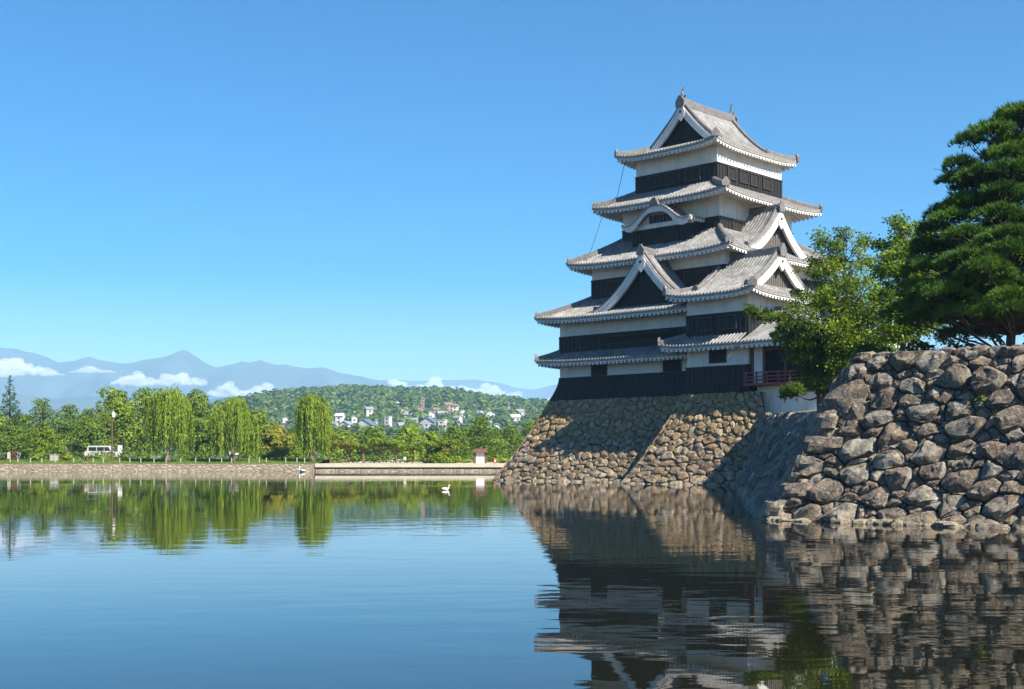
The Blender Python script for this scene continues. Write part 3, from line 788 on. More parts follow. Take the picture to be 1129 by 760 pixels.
def irimoya(root, z0r, c, ridge_ax, A, B, Bg, ag, ze, zr, p, wallA, wallB, lift=0.35, label=None, panel=('black','black'), fishes=True, ghalf=None):
    """hip-and-gable roof: ridge along ridge_ax; A across half, B along half, gables at +-Bg"""
    cx, cy_ = c; U = Vector((*ridge_ax,0)); Wd = Vector((-ridge_ax[1], ridge_ax[0], 0)); o = Vector((cx,cy_,0))
    r_ = Roof(); zf = curve(ze, zr, p); tg = (A-ag)/A
    for s in (-1, 1):           # long slopes
        tm = lambda x: 1.0 if abs(x) <= Bg else tg*(B-abs(x))/(B-Bg)
        r_.slope(o + Wd*(A*s), U*(-s if True else 1), Wd*(-s), -B, B, A, zf, tm, lifter(B, lift), A-wallA, nt=10)
        tm2 = lambda x: min(1.0, (A-abs(x))/(A-ag))
        zf2 = lambda t: zf(t*tg)
        r_.slope(o + U*(B*s), Wd*s, U*(-s), -A, A, B-Bg+0.3, zf2, tm2, lifter(A, lift), B-wallB)
    for s in (-1, 1):
        for s2 in (-1, 1):
            pts = []
            for j in range(9):
                t = j/8*0.97+0.03
                q = o + U*(s*(B-(B-Bg)*t)) + Wd*(s2*(A-(A-ag)*t)); pts.append((q.x, q.y, zf(t*tg)+lift*max(0,1-t)**1.3))
            r_.hip(pts)
            pts = []            # descending ridge at the gable verge
            for j in range(11):
                t = tg*0.75 + (1-tg*0.75)*j/10
                q = o + U*(s*(Bg-0.28)) + Wd*(s2*(A-A*t)); pts.append((q.x, q.y, zf(t)+0.02))
            r_.hip(pts, 0.16, 0.26, 0.42, 'descending_ridge')
            q = []              # verge tiles
    rf = r_.build(root, z0r, 'roof', label)
    off = (0,0,z0r)
    mr = MB(); prof = [(-0.26,-0.25),(0.26,-0.25),(0.24,0.30),(0.13,0.42),(-0.13,0.42),(-0.24,0.30)]
    ends = [o + U*(-Bg-0.05), o + U*(Bg+0.05)]
    mr.sweep([(q.x, q.y, zr+lf) for q, lf in ((ends[0],0.10),(o+U*(-Bg*0.6),0.02),(o,0.0),(o+U*(Bg*0.6),0.02),(ends[1],0.10))], prof)
    for q, s in ((ends[0],-1),(ends[1],1)):
        V = []
        for k in (0.0, 0.14):
            for (x, z) in ((-0.42,-0.35),(0.42,-0.35),(0.44,0.15),(0.25,0.42),(0.12,0.62),(-0.12,0.62),(-0.25,0.42),(-0.44,0.15)):
                V.append(Vector((q.x,q.y,zr)) + Wd*x + Vector((0,0,z)) + U*(s*k))
        mr.add(V, [tuple(range(7,-1,-1)), tuple(range(8,16))] + [(i,(i+1)%8,8+(i+1)%8,8+i) for i in range(8)])
    mr.build('main_ridge', M['ridge'], rf, off)
    if fishes:
        for q, s in ((ends[0],1),(ends[1],-1)):
            f_ = MB(); fish(f_, Vector((q.x,q.y,zr+0.38)) + U*(s*0.30), U*s, 0.82); f_.build('ridge_fish', M['bronze'], rf, off)
    # gables
    for s, pm in ((-1,panel[0]),(1,panel[1])):
        cp = []
        for j in range(17):
            w_ = -1 + 2*j/16; t = 1 - abs(w_)*(1-tg*0.80); cp.append((w_*(A-A*tg*0.80), zf(t)-0.06))
        gp = lambda s_, z_, d_, s=s: Vector((cx,cy_,0)) + U*(s*(Bg-0.02-d_)) + Wd*s_ + Vector((0,0,z_))
        gable_front(root, off, gp, U*s, cp, zf(tg)+0.05, 0.55, 0.54, 0.22, M[pm])
    return rf

def storey(root, z0r, x0, x1, y0, y1, zb, zs, zt, flare=0.0, wins=(), label=None):
    """plaster wall, black boards with battens over its lower part"""
    off = (0,0,z0r); pl = MB(); pl.box((x0,y0,zb),(x1,y1,zt)); wl = pl.build('storey_wall', M['plaster'], root, off)
    bd = MB(); bt = MB(); e = 0.06
    def P(sd_, s, z):
        k = e + flare*((zs-z)/(zs-zb))**1.6 if zs > zb else e
        return {'f': (s, y0-k), 'b': (s, y1+k), 'r': (x1+k, s), 'l': (x0-k, s)}[sd_]
    for sd_, a, b in (('f',x0,x1),('b',x0,x1),('r',y0,y1),('l',y0,y1)):
        zz = [zb + (zs-zb)*i/4 for i in range(5)]; V = []
        for z in zz:
            k = e + (flare*((zs-z)/(zs-zb))**1.6)
            V += [(*P(sd_, a-k, z), z), (*P(sd_, b+k, z), z)]
        F = [(2*i, 2*i+1, 2*i+3, 2*i+2) for i in range(4)]
        V += [({'f':(a-e,y0),'b':(a-e,y1),'r':(x1,a-e),'l':(x0,a-e)}[sd_]) + (zs,), ({'f':(b+e,y0),'b':(b+e,y1),'r':(x1,b+e),'l':(x0,b+e)}[sd_]) + (zs,)]
        F.append((8,9,11,10)); bd.add(V, F)
        s = a + 0.25
        while s < b - 0.1:
            nrm = {'f':Vector((0,-1,0)),'b':Vector((0,1,0)),'r':Vector((1,0,0)),'l':Vector((-1,0,0))}[sd_]; tg_ = Vector((abs(nrm.y),abs(nrm.x),0))
            for i in range(4):
                pa = Vector((*P(sd_, s, zz[i]), zz[i])); pb = Vector((*P(sd_, s, zz[i+1]), zz[i+1]))
                if flare == 0 and i > 0: continue
                if flare == 0: pb = Vector((*P(sd_, s, zs), zs))
                bt.obox((pa+pb)/2 + nrm*0.02, tg_*0.03, (pb-pa)/2, nrm*0.025)
            s += 0.46
        # top rail
        pa = Vector((*P(sd_, a-e, zs), zs-0.06)); pb = Vector((*P(sd_, b+e, zs), zs-0.06))
        bt.obox((pa+pb)/2, (pb-pa)/2, {'f':Vector((0,-1,0)),'b':Vector((0,1,0)),'r':Vector((1,0,0)),'l':Vector((-1,0,0))}[sd_]*0.05, Vector((0,0,0.06)))
    bo = bd.build('weatherboards', M['black'], wl, off); bt.build('battens', M['batten'], wl, off)
    for (sd_, c, w_, za, zb_, kind) in wins:
        nrm = {'f':Vector((0,-1,0)),'b':Vector((0,1,0)),'r':Vector((1,0,0)),'l':Vector((-1,0,0))}[sd_]; tg_ = Vector((abs(nrm.y),abs(nrm.x),0))
        k = 0.01 if kind == 'slat' else 0.09
        base = Vector({'f':(c,y0,0),'b':(c,y1,0),'r':(x1,c,0),'l':(x0,c,0)}[sd_]) + nrm*k
        wm = MB(); zc = (za+zb_)/2
        wm.obox(base + Vector((0,0,zc)), tg_*(w_/2), nrm*0.015, Vector((0,0,(zb_-za)/2)))
        fr = MB()
        for q in (-1,1): fr.obox(base + tg_*(q*(w_/2+0.04)) + Vector((0,0,zc)) + nrm*0.03, tg_*0.045, nrm*0.06, Vector((0,0,(zb_-za)/2+0.08)))
        for z in (za-0.04, zb_+0.04): fr.obox(base + Vector((0,0,z)) + nrm*0.031, tg_*(w_/2+0.0), nrm*0.055, Vector((0,0,0.04)))
        if kind == 'slat':
            nb = max(2, int(w_/0.24))
            for q in range(1, nb): fr.obox(base + tg_*(-w_/2 + w_*q/nb) + Vector((0,0,zc)) + nrm*0.03, tg_*0.045, nrm*0.04, Vector((0,0,(zb_-za)/2)))
        elif kind == 'panel':
            fr.obox(base + Vector((0,0,zc)) + nrm*0.02, tg_*0.03, nrm*0.03, Vector((0,0,(zb_-za)/2)))
        wi = wm.build('window', M['interior'], wl, off)
        fr.build('window_frame', M['window_frame'] if kind != 'slat' else M['batten'], wl, off)
        if kind == 'flap':       # long top-hung shutter held open
            sh = MB(); sh.obox(base + nrm*0.32 + Vector((0,0,zb_-0.02)), tg_*(w_/2), nrm*0.32 - Vector((0,0,0.16)), Vector((0,0,0.03)))
            sh.build('shutter', M['batten'], wl, off)
    return wl

keep = thing('castle_keep', 'tall black and white castle tower with five tiers of grey tiled roofs', 'castle', (CC.x, CC.y, BZ), ROT)
storey(keep, BZ, -8.7, 8.7, -9.4, 9.4, 6.8, 8.75, 10.6, 0.62, (('f',-4.3,1.5,8.85,9.65,'slat'),('f',3.2,1.6,8.85,9.65,'slat'),('r',0,1.5,8.85,9.65,'slat')))
skirt_roof(keep, BZ, 0, 0, 10.2, 10.9, 8.7, 9.4, 10.02, 10.9, 8.7, 9.4, 0.85, 0.22)
storey(keep, BZ, -8.7, 8.7, -9.4, 9.4, 10.7, 12.25, 13.9, 0.0, (('f',-0.3,7.6,11.35,12.0,'flap'),('f',6.0,2.6,11.3,12.0,'panel')))
skirt_roof(keep, BZ, 0, 0, 10.25, 10.95, 6.75, 7.45, 13.6, 15.5, 8.7, 9.4, 0.8, 0.32)
storey(keep, BZ, -6.75, 6.75, -7.45, 7.45, 15.2, 17.1, 18.6, 0.0, (('f',-4.2,1.6,15.8,16.8,'panel'),('f',4.2,2.2,15.8,16.8,'panel')))
skirt_roof(keep, BZ, 0, 0, 8.3, 9.0, 4.95, 5.45, 18.2, 20.5, 6.75, 7.45, 0.8, 0.34)
storey(keep, BZ, -4.95, 4.95, -5.45, 5.45, 20.2, 21.4, 23.3, 0.0, (('r',-2.9,1.6,20.6,21.25,'panel'),))
skirt_roof(keep, BZ, 0, 0, 6.85, 7.35, 4.0, 4.85, 23.05, 24.5, 4.95, 5.45, 0.82, 0.34)
storey(keep, BZ, -4.0, 4.3, -4.85, 4.85, 24.2, 25.95, 27.4, 0.0,
       (('f',-1.9,1.3,24.85,25.75,'panel'),('f',0.0,1.3,24.85,25.75,'panel'),('f',2.0,1.3,24.85,25.75,'panel'),('r',-2.9,1.1,24.85,25.75,'panel'),('r',-1.1,1.2,24.85,25.75,'panel'),('r',0.5,1.2,24.85,25.75,'panel'),('r',2.4,1.2,24.85,25.75,'panel')))
irimoya(keep, BZ, (0,-0.05), (0,1), 5.15, 6.25, 3.85, 3.30, 27.38, 31.75, 0.44, 4.0, 4.85, 0.40)

def dormer(root, z0r, side, c, face, back, half, zb, za, p, over=0.45, panel='black', bh=0.42):
    """triangular gable roof riding on a skirt roof; side 'f' looks to -y, 'r' looks to +x"""
    off = (0,0,z0r)
    if side == 'f': out = Vector((0,-1,0)); ac = Vector((1,0,0)); o = Vector((c, 0, 0))
    else: out = Vector((1,0,0)); ac = Vector((0,1,0)); o = Vector((0, c, 0))
    zf = curve(zb, za, p); r_ = Roof()
    for s in (-1, 1):
        r_.slope(o + ac*(half*s) + out*((face+back)/2), out*(1 if True else 1), ac*(-s), -(face-back)/2, (face-back)/2, half, zf, lambda x: 1.0, lambda x, t: 0.10*(1-t)**2, 0.3, nt=10, eave=False)
        pts = []
        for j in range(13):
            t = j/12; q = o + out*(face-0.32) + ac*(s*half*(1-t)); pts.append((q.x, q.y, zf(t)+0.10*(1-t)**2))
        r_.hip(pts, 0.15, 0.22, 0.36, 'descending_ridge')
    rf = r_.build(root, z0r, 'gable_roof')
    eb = MB()                       # verge edge under the tiles
    for s in (-1, 1):
        for j in range(12):
            V = []
            for d_ in (0.0, -0.5):
                for (t, dz) in ((j/12, 0.02), ((j+1)/12, 0.02), ((j+1)/12, -0.10), (j/12, -0.10)):
                    q = o + out*(face+0.004+d_) + ac*(s*half*(1-t)); V.append((q.x, q.y, zf(t)+0.10*(1-t)**2+dz))
            eb.add(V, [(0,1,2,3),(3,2,6,7)])
    eb.build('verge_tiles', M['tile_edge'], rf, off)
    mr = MB(); a = o + out*(face+0.02); b = o + out*back
    mr.sweep([(a.x,a.y,za+0.06),((a.x+b.x)/2,(a.y+b.y)/2,za),(b.x,b.y,za)], [(-0.2,-0.2),(0.2,-0.2),(0.19,0.24),(0.1,0.34),(-0.1,0.34),(-0.19,0.24)])
    V = []
    for k in (0.0, 0.14):
        for (x, z) in ((-0.36,-0.3),(0.36,-0.3),(0.38,0.12),(0.2,0.36),(0.10,0.56),(-0.10,0.56),(-0.2,0.36),(-0.38,0.12)):
            V.append(Vector((a.x,a.y,za)) + ac*x + Vector((0,0,z)) + out*k)
    mr.add(V, [tuple(range(7,-1,-1)), tuple(range(8,16))] + [(i,(i+1)%8,8+(i+1)%8,8+i) for i in range(8)])
    mr.build('main_ridge', M['ridge'], rf, off)
    cp = []
    for j in range(21):
        w_ = -1+2*j/20; t = 1-abs(w_); cp.append((w_*half, zf(t)+0.10*(1-t)**2-0.11))
    gp = lambda s_, z_, d_: o + out*(face-0.02-d_) + ac*s_ + Vector((0,0,z_))
    gable_front(root, off, gp, out, cp, zb, 0.6, bh, 0.22, M[panel])
dormer(keep, BZ, 'f', 0.8, 10.35, 6.5, 5.0, 13.95, 18.45, 0.40, bh=0.58)
dormer(keep, BZ, 'r', -1.0, 7.85, 4.5, 4.5, 18.55, 22.25, 0.44, panel='lattice', bh=0.60)

# undulating bargeboard bay on the fourth storey
def kara(root, z0r):
    off = (0,0,z0r); c = 0.15; half = 3.45; yf, yb = -7.75, -5.2; bay = MB()
    bay.box((c-3.05,-6.75,19.6),(c+3.05,-5.4,20.95)); bw = bay.build('bay_wall', M['black'], root, off)
    bt = MB(); s = c-2.95
    while s < c+3.0: bt.box((s-0.03,-6.80,19.6),(s+0.03,-6.748,20.9)); s += 0.42
    bt.box((c-3.1,-6.83,20.85),(c+3.1,-6.746,21.0)); bt.build('battens', M['batten'], bw, off)
    def zk(s):                      # bell curve with upturned feet
        k = abs(s)/half; return 20.95 + 1.55*(0.5+0.5*math.cos(math.pi*min(1,k*1.12)))**0.9 + 0.22*max(0,k-0.72)/0.28
    r_ = Roof(); n = 96
    for i in range(n+1):
        s = -half + 2*half*i/n; ph = ((s+9)/0.3) % 1.0
        for j in range(6):
            y = yf + (yb-yf)*j/5; r_.tile.v.append((c+s, y, zk(s)+0.20+(0.07 if ph < 0.4 else 0))); r_.tile.uv.append((y+30, s))
    for i in range(n):
        for j in range(5): a = i*6+j; r_.tile.f.append((a, a+6, a+7, a+1)); r_.tile.m.append(0)
    for i in range(n):
        s0, s1 = -half+2*half*i/n, -half+2*half*(i+1)/n
        r_.edge.add([(c+s0,yf,zk(s0)+0.24),(c+s1,yf,zk(s1)+0.24),(c+s1,yf,zk(s1)+0.06),(c+s0,yf,zk(s0)+0.06)], [(0,1,2,3)])
        r_.edge.add([(c+s0,yf,zk(s0)+0.06),(c+s1,yf,zk(s1)+0.06),(c+s1,yf+0.5,zk(s1)+0.06),(c+s0,yf+0.5,zk(s0)+0.06)], [(0,1,2,3)])
    for s in (-half, half):         # side eaves
        r_.edge.obox((c+s, (yf+yb)/2, zk(s)+0.13), Vector((0.02,0,0)), Vector((0,(yb-yf)/2,0)), Vector((0,0,0.10)))
        y = yf+0.3
        while y < yb: r_.raf.box((c+s-0.06 if s < 0 else c+s-0.32, y-0.09, zk(s)-0.16), (c+s+0.32 if s < 0 else c+s+0.06, y+0.09, zk(s)+0.02)); y += 0.42
    rf = r_.build(root, z0r, 'curved_gable_roof')
    bb = MB()
    def low(s): k = abs(s)/half; return zk(s) - 0.34 - 0.10*math.cos(k*math.pi*3.0) + (0.0 if k < 0.9 else 0.12)
    for i in range(n):
        s0, s1 = -half+2*half*i/n, -half+2*half*(i+1)/n
        V = [(c+s, y, z) for y in (yf+0.06, yf+0.26) for (s, z) in ((s0,zk(s0)+0.06),(s1,zk(s1)+0.06),(s1,low(s1)),(s0,low(s0)))]
        bb.add(V, [(0,1,2,3),(7,6,5,4),(3,2,6,7)])
    bb.build('barge_board', M['plaster'], rf, off)
    pn = MB(); V = [(c-half+2*half*i/40, -6.9, zk(-half+2*half*i/40)) for i in range(41)] + [(c+3.1,-6.9,20.98),(c-3.1,-6.9,20.98)]
    pn.add(V, [tuple(range(len(V)))]); pn.box((c-3.2,-7.0,20.9),(c+3.2,-6.76,21.22)); pn.build('gable_panel', M['plaster'], rf, off)
    wn_ = MB(); wn_.box((c-1.15,-6.96,21.3),(c+1.15,-6.905,21.95)); wo_ = wn_.build('window', M['interior'], rf, off)
    bs_ = MB()
    for k in range(7): bs_.box((c-1.1+k*0.34,-7.0,21.3),(c-1.0+k*0.34,-6.962,21.95))
    bs_.build('window_bars', M['lattice'], rf, off)
    mr = MB(); mr.sweep([(c,yf-0.02,22.78),(c,-6.4,22.74),(c,yb,22.74)], [(-0.2,-0.12),(0.2,-0.12),(0.18,0.22),(-0.18,0.22)])
    V = []
    for y in (yf-0.14, yf): V += [(c+x, y, 22.7+z) for (x, z) in ((-0.5,-0.15),(0.5,-0.15),(0.36,0.15),(0.14,0.5),(-0.14,0.5),(-0.36,0.15))]
    mr.add(V, [tuple(range(5,-1,-1)), tuple(range(6,12))] + [(i,(i+1)%6,6+(i+1)%6,6+i) for i in range(6)])
    mr.build('main_ridge', M['ridge'], rf, off)
kara(keep, BZ)
lc = MB(); lc.tube([(-4.3,-6.0,27.2),(-4.9,-6.3,24.3),(-5.6,-7.2,23.1),(-6.2,-8.0,20.0),(-6.6,-8.6,18.4)], 0.022, 5)
lc.build('lightning_cable', M['batten'], keep, (0,0,BZ))

# ---- the attached turret in front of the keep's right corner
tur = thing('corner_turret', 'two storey turret with black boards in front of the tower corner', 'turret', tuple(loc(8.65,-6.4,BZ)), ROT)
def sub(root):                  # shift a part built around the keep's axis to the turret's own origin
    for ch in root.children: ch.location = (-8.65, 6.4, 0)
storey(tur, BZ, 5.9, 11.4, -11.2, -1.6, 6.8, 8.85, 10.9, 0.10, (('f',8.75,1.35,9.15,10.05,'slat'),))
r_ = Roof(); zf = curve(10.4, 11.2, 0.9)
r_.slope((7.85,-12.45,0), (1,0,0), (0,1,0), -3.75, 3.55, 1.25, zf, lambda x: min(1.0, (x+3.75)/1.6), lambda x, t: 0.25*(max(0,-x)/3.75)**4*(1-t), 1.2)
r_.slope((4.1,-7.0,0), (0,-1,0), (1,0,0), -5.0, 5.45, 1.8, zf, lambda x: min(1.0, (5.45-x)/1.25), lambda x, t: 0.25*(max(0,x)/5.45)**4*(1-t), 1.7)
r_.hip([(4.15+1.75*j/6, -12.40+1.2*j/6, zf(j/6)+0.25*(1-j/6)) for j in range(7)])
r_.build(tur, BZ, 'roof')
storey(tur, BZ, 5.9, 11.4, -11.2, -1.6, 10.95, 12.8, 14.4, 0.0, (('f',7.6,1.3,11.6,12.5,'panel'),('f',9.7,1.3,11.6,12.5,'panel'),('r',-7,1.4,11.7,12.5,'panel')))
irimoya(tur, BZ, (8.65,-6.4), (1,0), 6.1, 3.95, 2.6, 3.7, 14.15, 17.7, 0.34, 4.8, 2.75, 0.36, panel=('lattice','lattice'), fishes=False)
sub(tur)

# ---- the open pavilion with the red balcony to the right of the turret
PZ = 5.35
pav = thing('viewing_pavilion', 'low pavilion with red balcony rail on white walled base beside the turret', 'pavilion', tuple(loc(14.8,-7.5,PZ)), ROT)
def subp(root):
    for ch in root.children: ch.location = (-14.8, 7.5, 0)
off = (0,0,PZ)
m_ = MB(); m_.box((11.9,-10.85,PZ-0.3),(18.3,-4.2,7.2)); m_.build('base_wall', M['plaster'], pav, off)
m_ = MB(); m_.box((11.45,-11.0,7.2),(18.2,-4.2,7.42)); m_.build('floor_slab', M['brown_wood'], pav, off)
m_ = MB(); m_.box((11.9,-10.4,7.42),(18.0,-4.6,10.3)); m_.build('inner_room', M['interior'], pav, off)
m_ = MB(); m_.box((11.75,-11.0,7.425),(12.5,-10.75,10.4)); m_.build('end_wall', M['plaster'], pav, off)
for x in (11.62, 12.6, 14.4, 16.2, 18.05):
    m_ = MB(); m_.box((x-0.09,-11.06,7.43),(x+0.09,-10.86,10.4)); m_.build('pillar', M['brown_wood'], pav, off)
m_ = MB(); m_.box((12.6,-11.02,9.75),(18.1,-10.9,10.1)); m_.build('lintel', M['brown_wood'], pav, off)
rl = MB(); rl.box((11.5,-11.95,7.22),(18.9,-11.07,7.38))
rb_ = rl.build('balcony', M['red_wood'], pav, off); rr2 = MB()
for z in (7.62, 7.86, 8.15): rr2.box((11.4,-11.9,z-0.045),(19.0,-11.81,z+0.045))
x = 11.6
while x < 19: rr2.box((x-0.05,-11.915,7.385),(x+0.05,-11.795,8.22)); x += 0.92
for z in (7.62, 7.86, 8.15): rr2.box((18.86,-11.8,z-0.045),(18.95,-5,z+0.045))
rr2.build('railing', M['red_wood'], rb_, off)
r_ = Roof(); zf = curve(10.4, 13.1, 0.78)
r_.slope((15.4,-12.45,0), (1,0,0), (0,1,0), -4.0, 4.3, 4.9, zf, lambda x: min(1.0, (4.3-x)/4.3), lambda x, t: 0.28*(max(0,x)/4.3)**4*(1-t), 1.4, nt=10)
r_.slope((19.7,-7.5,0), (0,1,0), (-1,0,0), -4.95, 4.95, 4.3, zf, lambda x: min(1.0, (4.95-abs(x))/4.95), lifter(4.95,0.28), 1.4, nt=10)
r_.slope((15.4,-2.55,0), (-1,0,0), (0,-1,0), -4.3, 4.0, 4.95, zf, lambda x: min(1.0, (x+4.3)/4.3), lambda x, t: 0.0, 1.4, nt=10)
r_.hip([(19.65-4.2*j/8, -12.4+4.8*j/8, zf(j/8)+0.28*(1-j/8)) for j in range(9)])
r_.build(pav, PZ, 'roof')
m_ = MB(); m_.sweep([(11.45,-7.5,13.1),(15.5,-7.5,13.1)], [(-0.22,-0.2),(0.22,-0.2),(0.2,0.26),(-0.2,0.26)]); m_.build('main_ridge', M['ridge'], pav, off)
subp(pav)
# @@TREES
# ------------------------------------------------------------------ trees and plants
def unit(n, rg):
    d = rg.normal(0, 1, (n,3)); return d/np.linalg.norm(d, axis=1)[:,None]
def lobe_leaves(lobes, per, size, rg, flat=0.72, shell=0.6, asp=0.6):
    """leaf cards through ellipsoid clumps (x,y,z,rx,ry,rz)"""
    out = []
    vol = np.array([l[3]*l[4]+l[3]*l[5]+l[4]*l[5] for l in lobes]); cnt = np.maximum(6, (per*len(lobes)*vol/vol.sum()).astype(int))
    for l, n in zip(lobes, cnt):
        d = unit(n, rg); k = shell + (1-shell)*rg.random(n)[:,None]**0.6
        k = k*(1 + 0.16*np.sin(d[:,:1]*5+l[0])*np.cos(d[:,2:]*4+l[1]))
        C = np.array(l[:3]) + d*k*np.array(l[3:6])
        Nn = d*flat + unit(n, rg)*(1-flat) + np.array([0,0,0.35])
        s_ = size*(0.65 + 0.7*rg.random(n)); out.append(cards(C, Nn, s_, s_*asp, rg))
    return np.concatenate(out)
def tufts(C, D, ln, k, spread, wd, rg):
    """needle sprays: k narrow triangles fanned about direction D"""
    n = len(C); d = D[:,None,:] + rg.normal(0, spread, (n,k,3)); d /= np.linalg.norm(d, axis=2)[:,:,None]
    t = np.cross(d, rg.normal(0, 1, (n,k,3))); t /= np.linalg.norm(t, axis=2)[:,:,None]
    L_ = (ln*(0.7+0.6*rg.random((n,k))))[:,:,None]; B = np.broadcast_to(C[:,None,:], (n,k,3))
    return np.stack([B - t*wd, B + t*wd, B + d*L_], axis=2).reshape(-1,3,3)
def limb(mb, p0, p1, r0, r1, bend, rg, n=6):
    p0, p1 = np.array(p0, float), np.array(p1, float); off = rg.normal(0, 1, 3)*bend; pts = []
    for i in range(n):
        t = i/(n-1); pts.append(Vector(p0 + (p1-p0)*t + off*math.sin(math.pi*t) + rg.normal(0, bend*0.12, 3)*(0 < i < n-1)))
    mb.tube(pts, [r0+(r1-r0)*i/(n-1) for i in range(n)], 6); return pts

def broad_tree(label, loc_, h, w_, mat, seed, name='broadleaf_tree', group=None, bark='bark', clear=0.22, per=190, nl=20, size=0.42, cat='tree', sparse=False):
    rg = np.random.default_rng(seed); root = thing(name, label, cat, tuple(loc_), 0, group); lobes = []
    tb = MB(); ht = h*(clear+0.25); tr = max(0.10, h*0.022)
    top = limb(tb, (0,0,-0.1), (rg.normal(0,0.04*h), rg.normal(0,0.04*h), ht), tr, tr*0.5, 0.02*h, rg)
    for k in range(nl):
        a = rg.uniform(0, 6.283); z = clear*h + (1-clear)*h*(k+0.5)/nl*0.93
        f = (z-clear*h)/((1-clear)*h); rad = w_*0.5*(math.sin(math.pi*min(0.98, 0.18+f*0.80))**0.75)
        rr = rad*rg.uniform(0.35, 0.78); lr = w_*rg.uniform(0.15, 0.25)
        c = (math.cos(a)*rr, math.sin(a)*rr, z); lobes.append((*c, lr, lr, lr*rg.uniform(0.6,0.85)))
        if k % 3 == 0: limb(tb, top[2+k % 4], c, tr*0.42, tr*0.08, 0.03*h, rg)
    tb.build('trunk', M[bark], root, smooth=True)
    np_mesh('crown', lobe_leaves(lobes, per, size, rg, shell=0.45 if sparse else 0.6), 4, mat, root); return root
def pine_far(label, loc_, h, w_, mat, seed, group=None, clear=0.25, npad=22, size=0.34, name='pine_tree'):
    rg = np.random.default_rng(seed); root = thing(name, label, 'tree', tuple(loc_), 0, group); lobes = []
    tb = MB(); tr = max(0.1, h*0.02); lean = rg.normal(0, 0.05*h, 2)
    top = limb(tb, (0,0,-0.1), (lean[0], lean[1], h*0.93), tr, tr*0.25, 0.03*h, rg, 9)
    for k in range(npad):
        f = (k+0.5)/npad; z = h*(clear + (0.98-clear)*f); a = k*2.4 + rg.uniform(-0.5,0.5)
        rr = w_*0.5*(1-f**1.6)*rg.uniform(0.45,0.85)*(0.8+0.3*min(1, f*4)); lr = w_*rg.uniform(0.20,0.30)*(1.15-0.6*f)
        b = top[min(8, int(f*8))]; c = (b.x+math.cos(a)*rr, b.y+math.sin(a)*rr, z); lobes.append((*c, lr, lr, lr*0.36))
        limb(tb, top[min(8, int(clear*8+f*(8-clear*8)))], c, tr*0.35, tr*0.1, 0.02*h, rg, 5)
    tb.build('trunk', M['red_bark'], root, smooth=True)
    np_mesh('crown', lobe_leaves(lobes, 230, size, rg, flat=0.35, shell=0.5, asp=0.45), 4, mat, root); return root
def spruce_tree(label, loc_, h, w_, seed):
    rg = np.random.default_rng(seed); root = thing('spruce_tree', label, 'tree', tuple(loc_)); tb = MB(); tb.tube([(0,0,-0.1),(0,0,h*0.5),(0,0,h*0.98)], [h*0.018,h*0.012,0.02], 7); lobes = []
    for k in range(46):
        f = k/46; z = h*(0.12+0.86*f); a = k*2.4; r_ = w_*0.5*(1-f)**0.85; lobes.append((math.cos(a)*r_*0.62, math.sin(a)*r_*0.62, z-0.05*r_, max(0.25,r_*0.5), max(0.25,r_*0.5), 0.22+r_*0.13))
        if k % 2 == 0: limb(tb, (0,0,z+0.2), (math.cos(a)*r_*0.8, math.sin(a)*r_*0.8, z-0.15), 0.04, 0.015, 0.02, rg, 4)
    tb.build('trunk', M['bark'], root); np_mesh('crown', lobe_leaves(lobes, 95, 0.36, rg, flat=0.3, shell=0.4, asp=0.4), 4, L['spruce'], root); return root
def willow_tree(label, loc_, h, w_, seed, group):
    rg = np.random.default_rng(seed); root = thing('willow_tree', label, 'tree', tuple(loc_), 0, group); tb = MB()
    top = limb(tb, (0,0,-0.1), (rg.normal(0,0.2), rg.normal(0,0.2), h*0.42), 0.42, 0.30, 0.15, rg)
    hubs = []
    for k in range(13):
        a = k*2.4; rr = w_*0.5*rg.uniform(0.1,0.66); z = h*(0.93 - 0.62*(rr/(w_*0.5))**2) - rg.uniform(0,0.06*h)
        p = (math.cos(a)*rr, math.sin(a)*rr, z); limb(tb, top[3+k % 3], p, 0.16, 0.04, 0.25, rg, 7); hubs.append(p)
    tb.build('trunk', M['grey_bark'], root, smooth=True); V = []
    for k in range(560):
        hb_ = hubs[k % 13]; a = rg.uniform(0, 6.283); q = rg.uniform(0.1,1)**0.6*w_*0.17
        x, y, z = hb_[0]+math.cos(a)*q, hb_[1]+math.sin(a)*q, hb_[2]+rg.uniform(-0.5,0.6)
        ra = math.hypot(x, y); ln = rg.uniform(0.22,0.62)*h
        if rg.random() < 0.55: ln = z - rg.uniform(0.12,0.42)*h
        ln = max(0.8, min(ln, z-0.10*h)); n = max(6, int(ln/0.20)); t = np.linspace(0, 1, n)
        ox, oy = (x/max(ra,0.1))*0.7, (y/max(ra,0.1))*0.7
        C = np.stack([x+ox*np.minimum(1,t*4)*0.9+rg.normal(0,0.06,n), y+oy*np.minimum(1,t*4)*0.9+rg.normal(0,0.06,n), z+0.35*np.sin(np.minimum(1,t*5)*3.14)-ln*t], axis=1)
        Nn = np.stack([np.full(n,math.cos(a)),np.full(n,math.sin(a)),np.full(n,0.25)], axis=1) + rg.normal(0,0.5,(n,3)); Nn[:,2] += 0.0
        t_ = np.tile(np.array([[0,0,-1.0]]),(n,1)) + rg.normal(0,0.22,(n,3)); t_ /= np.linalg.norm(t_,axis=1)[:,None]
        b = np.cross(Nn, t_); b /= np.linalg.norm(b,axis=1)[:,None]; L_ = 0.20; w2 = 0.055+0.03*rg.random(n)[:,None]
        V.append(np.stack([C-t_*L_, C+b*w2, C+t_*L_, C-b*w2], axis=1))
    np_mesh('crown', np.concatenate(V), 4, L['willow'], root); return root
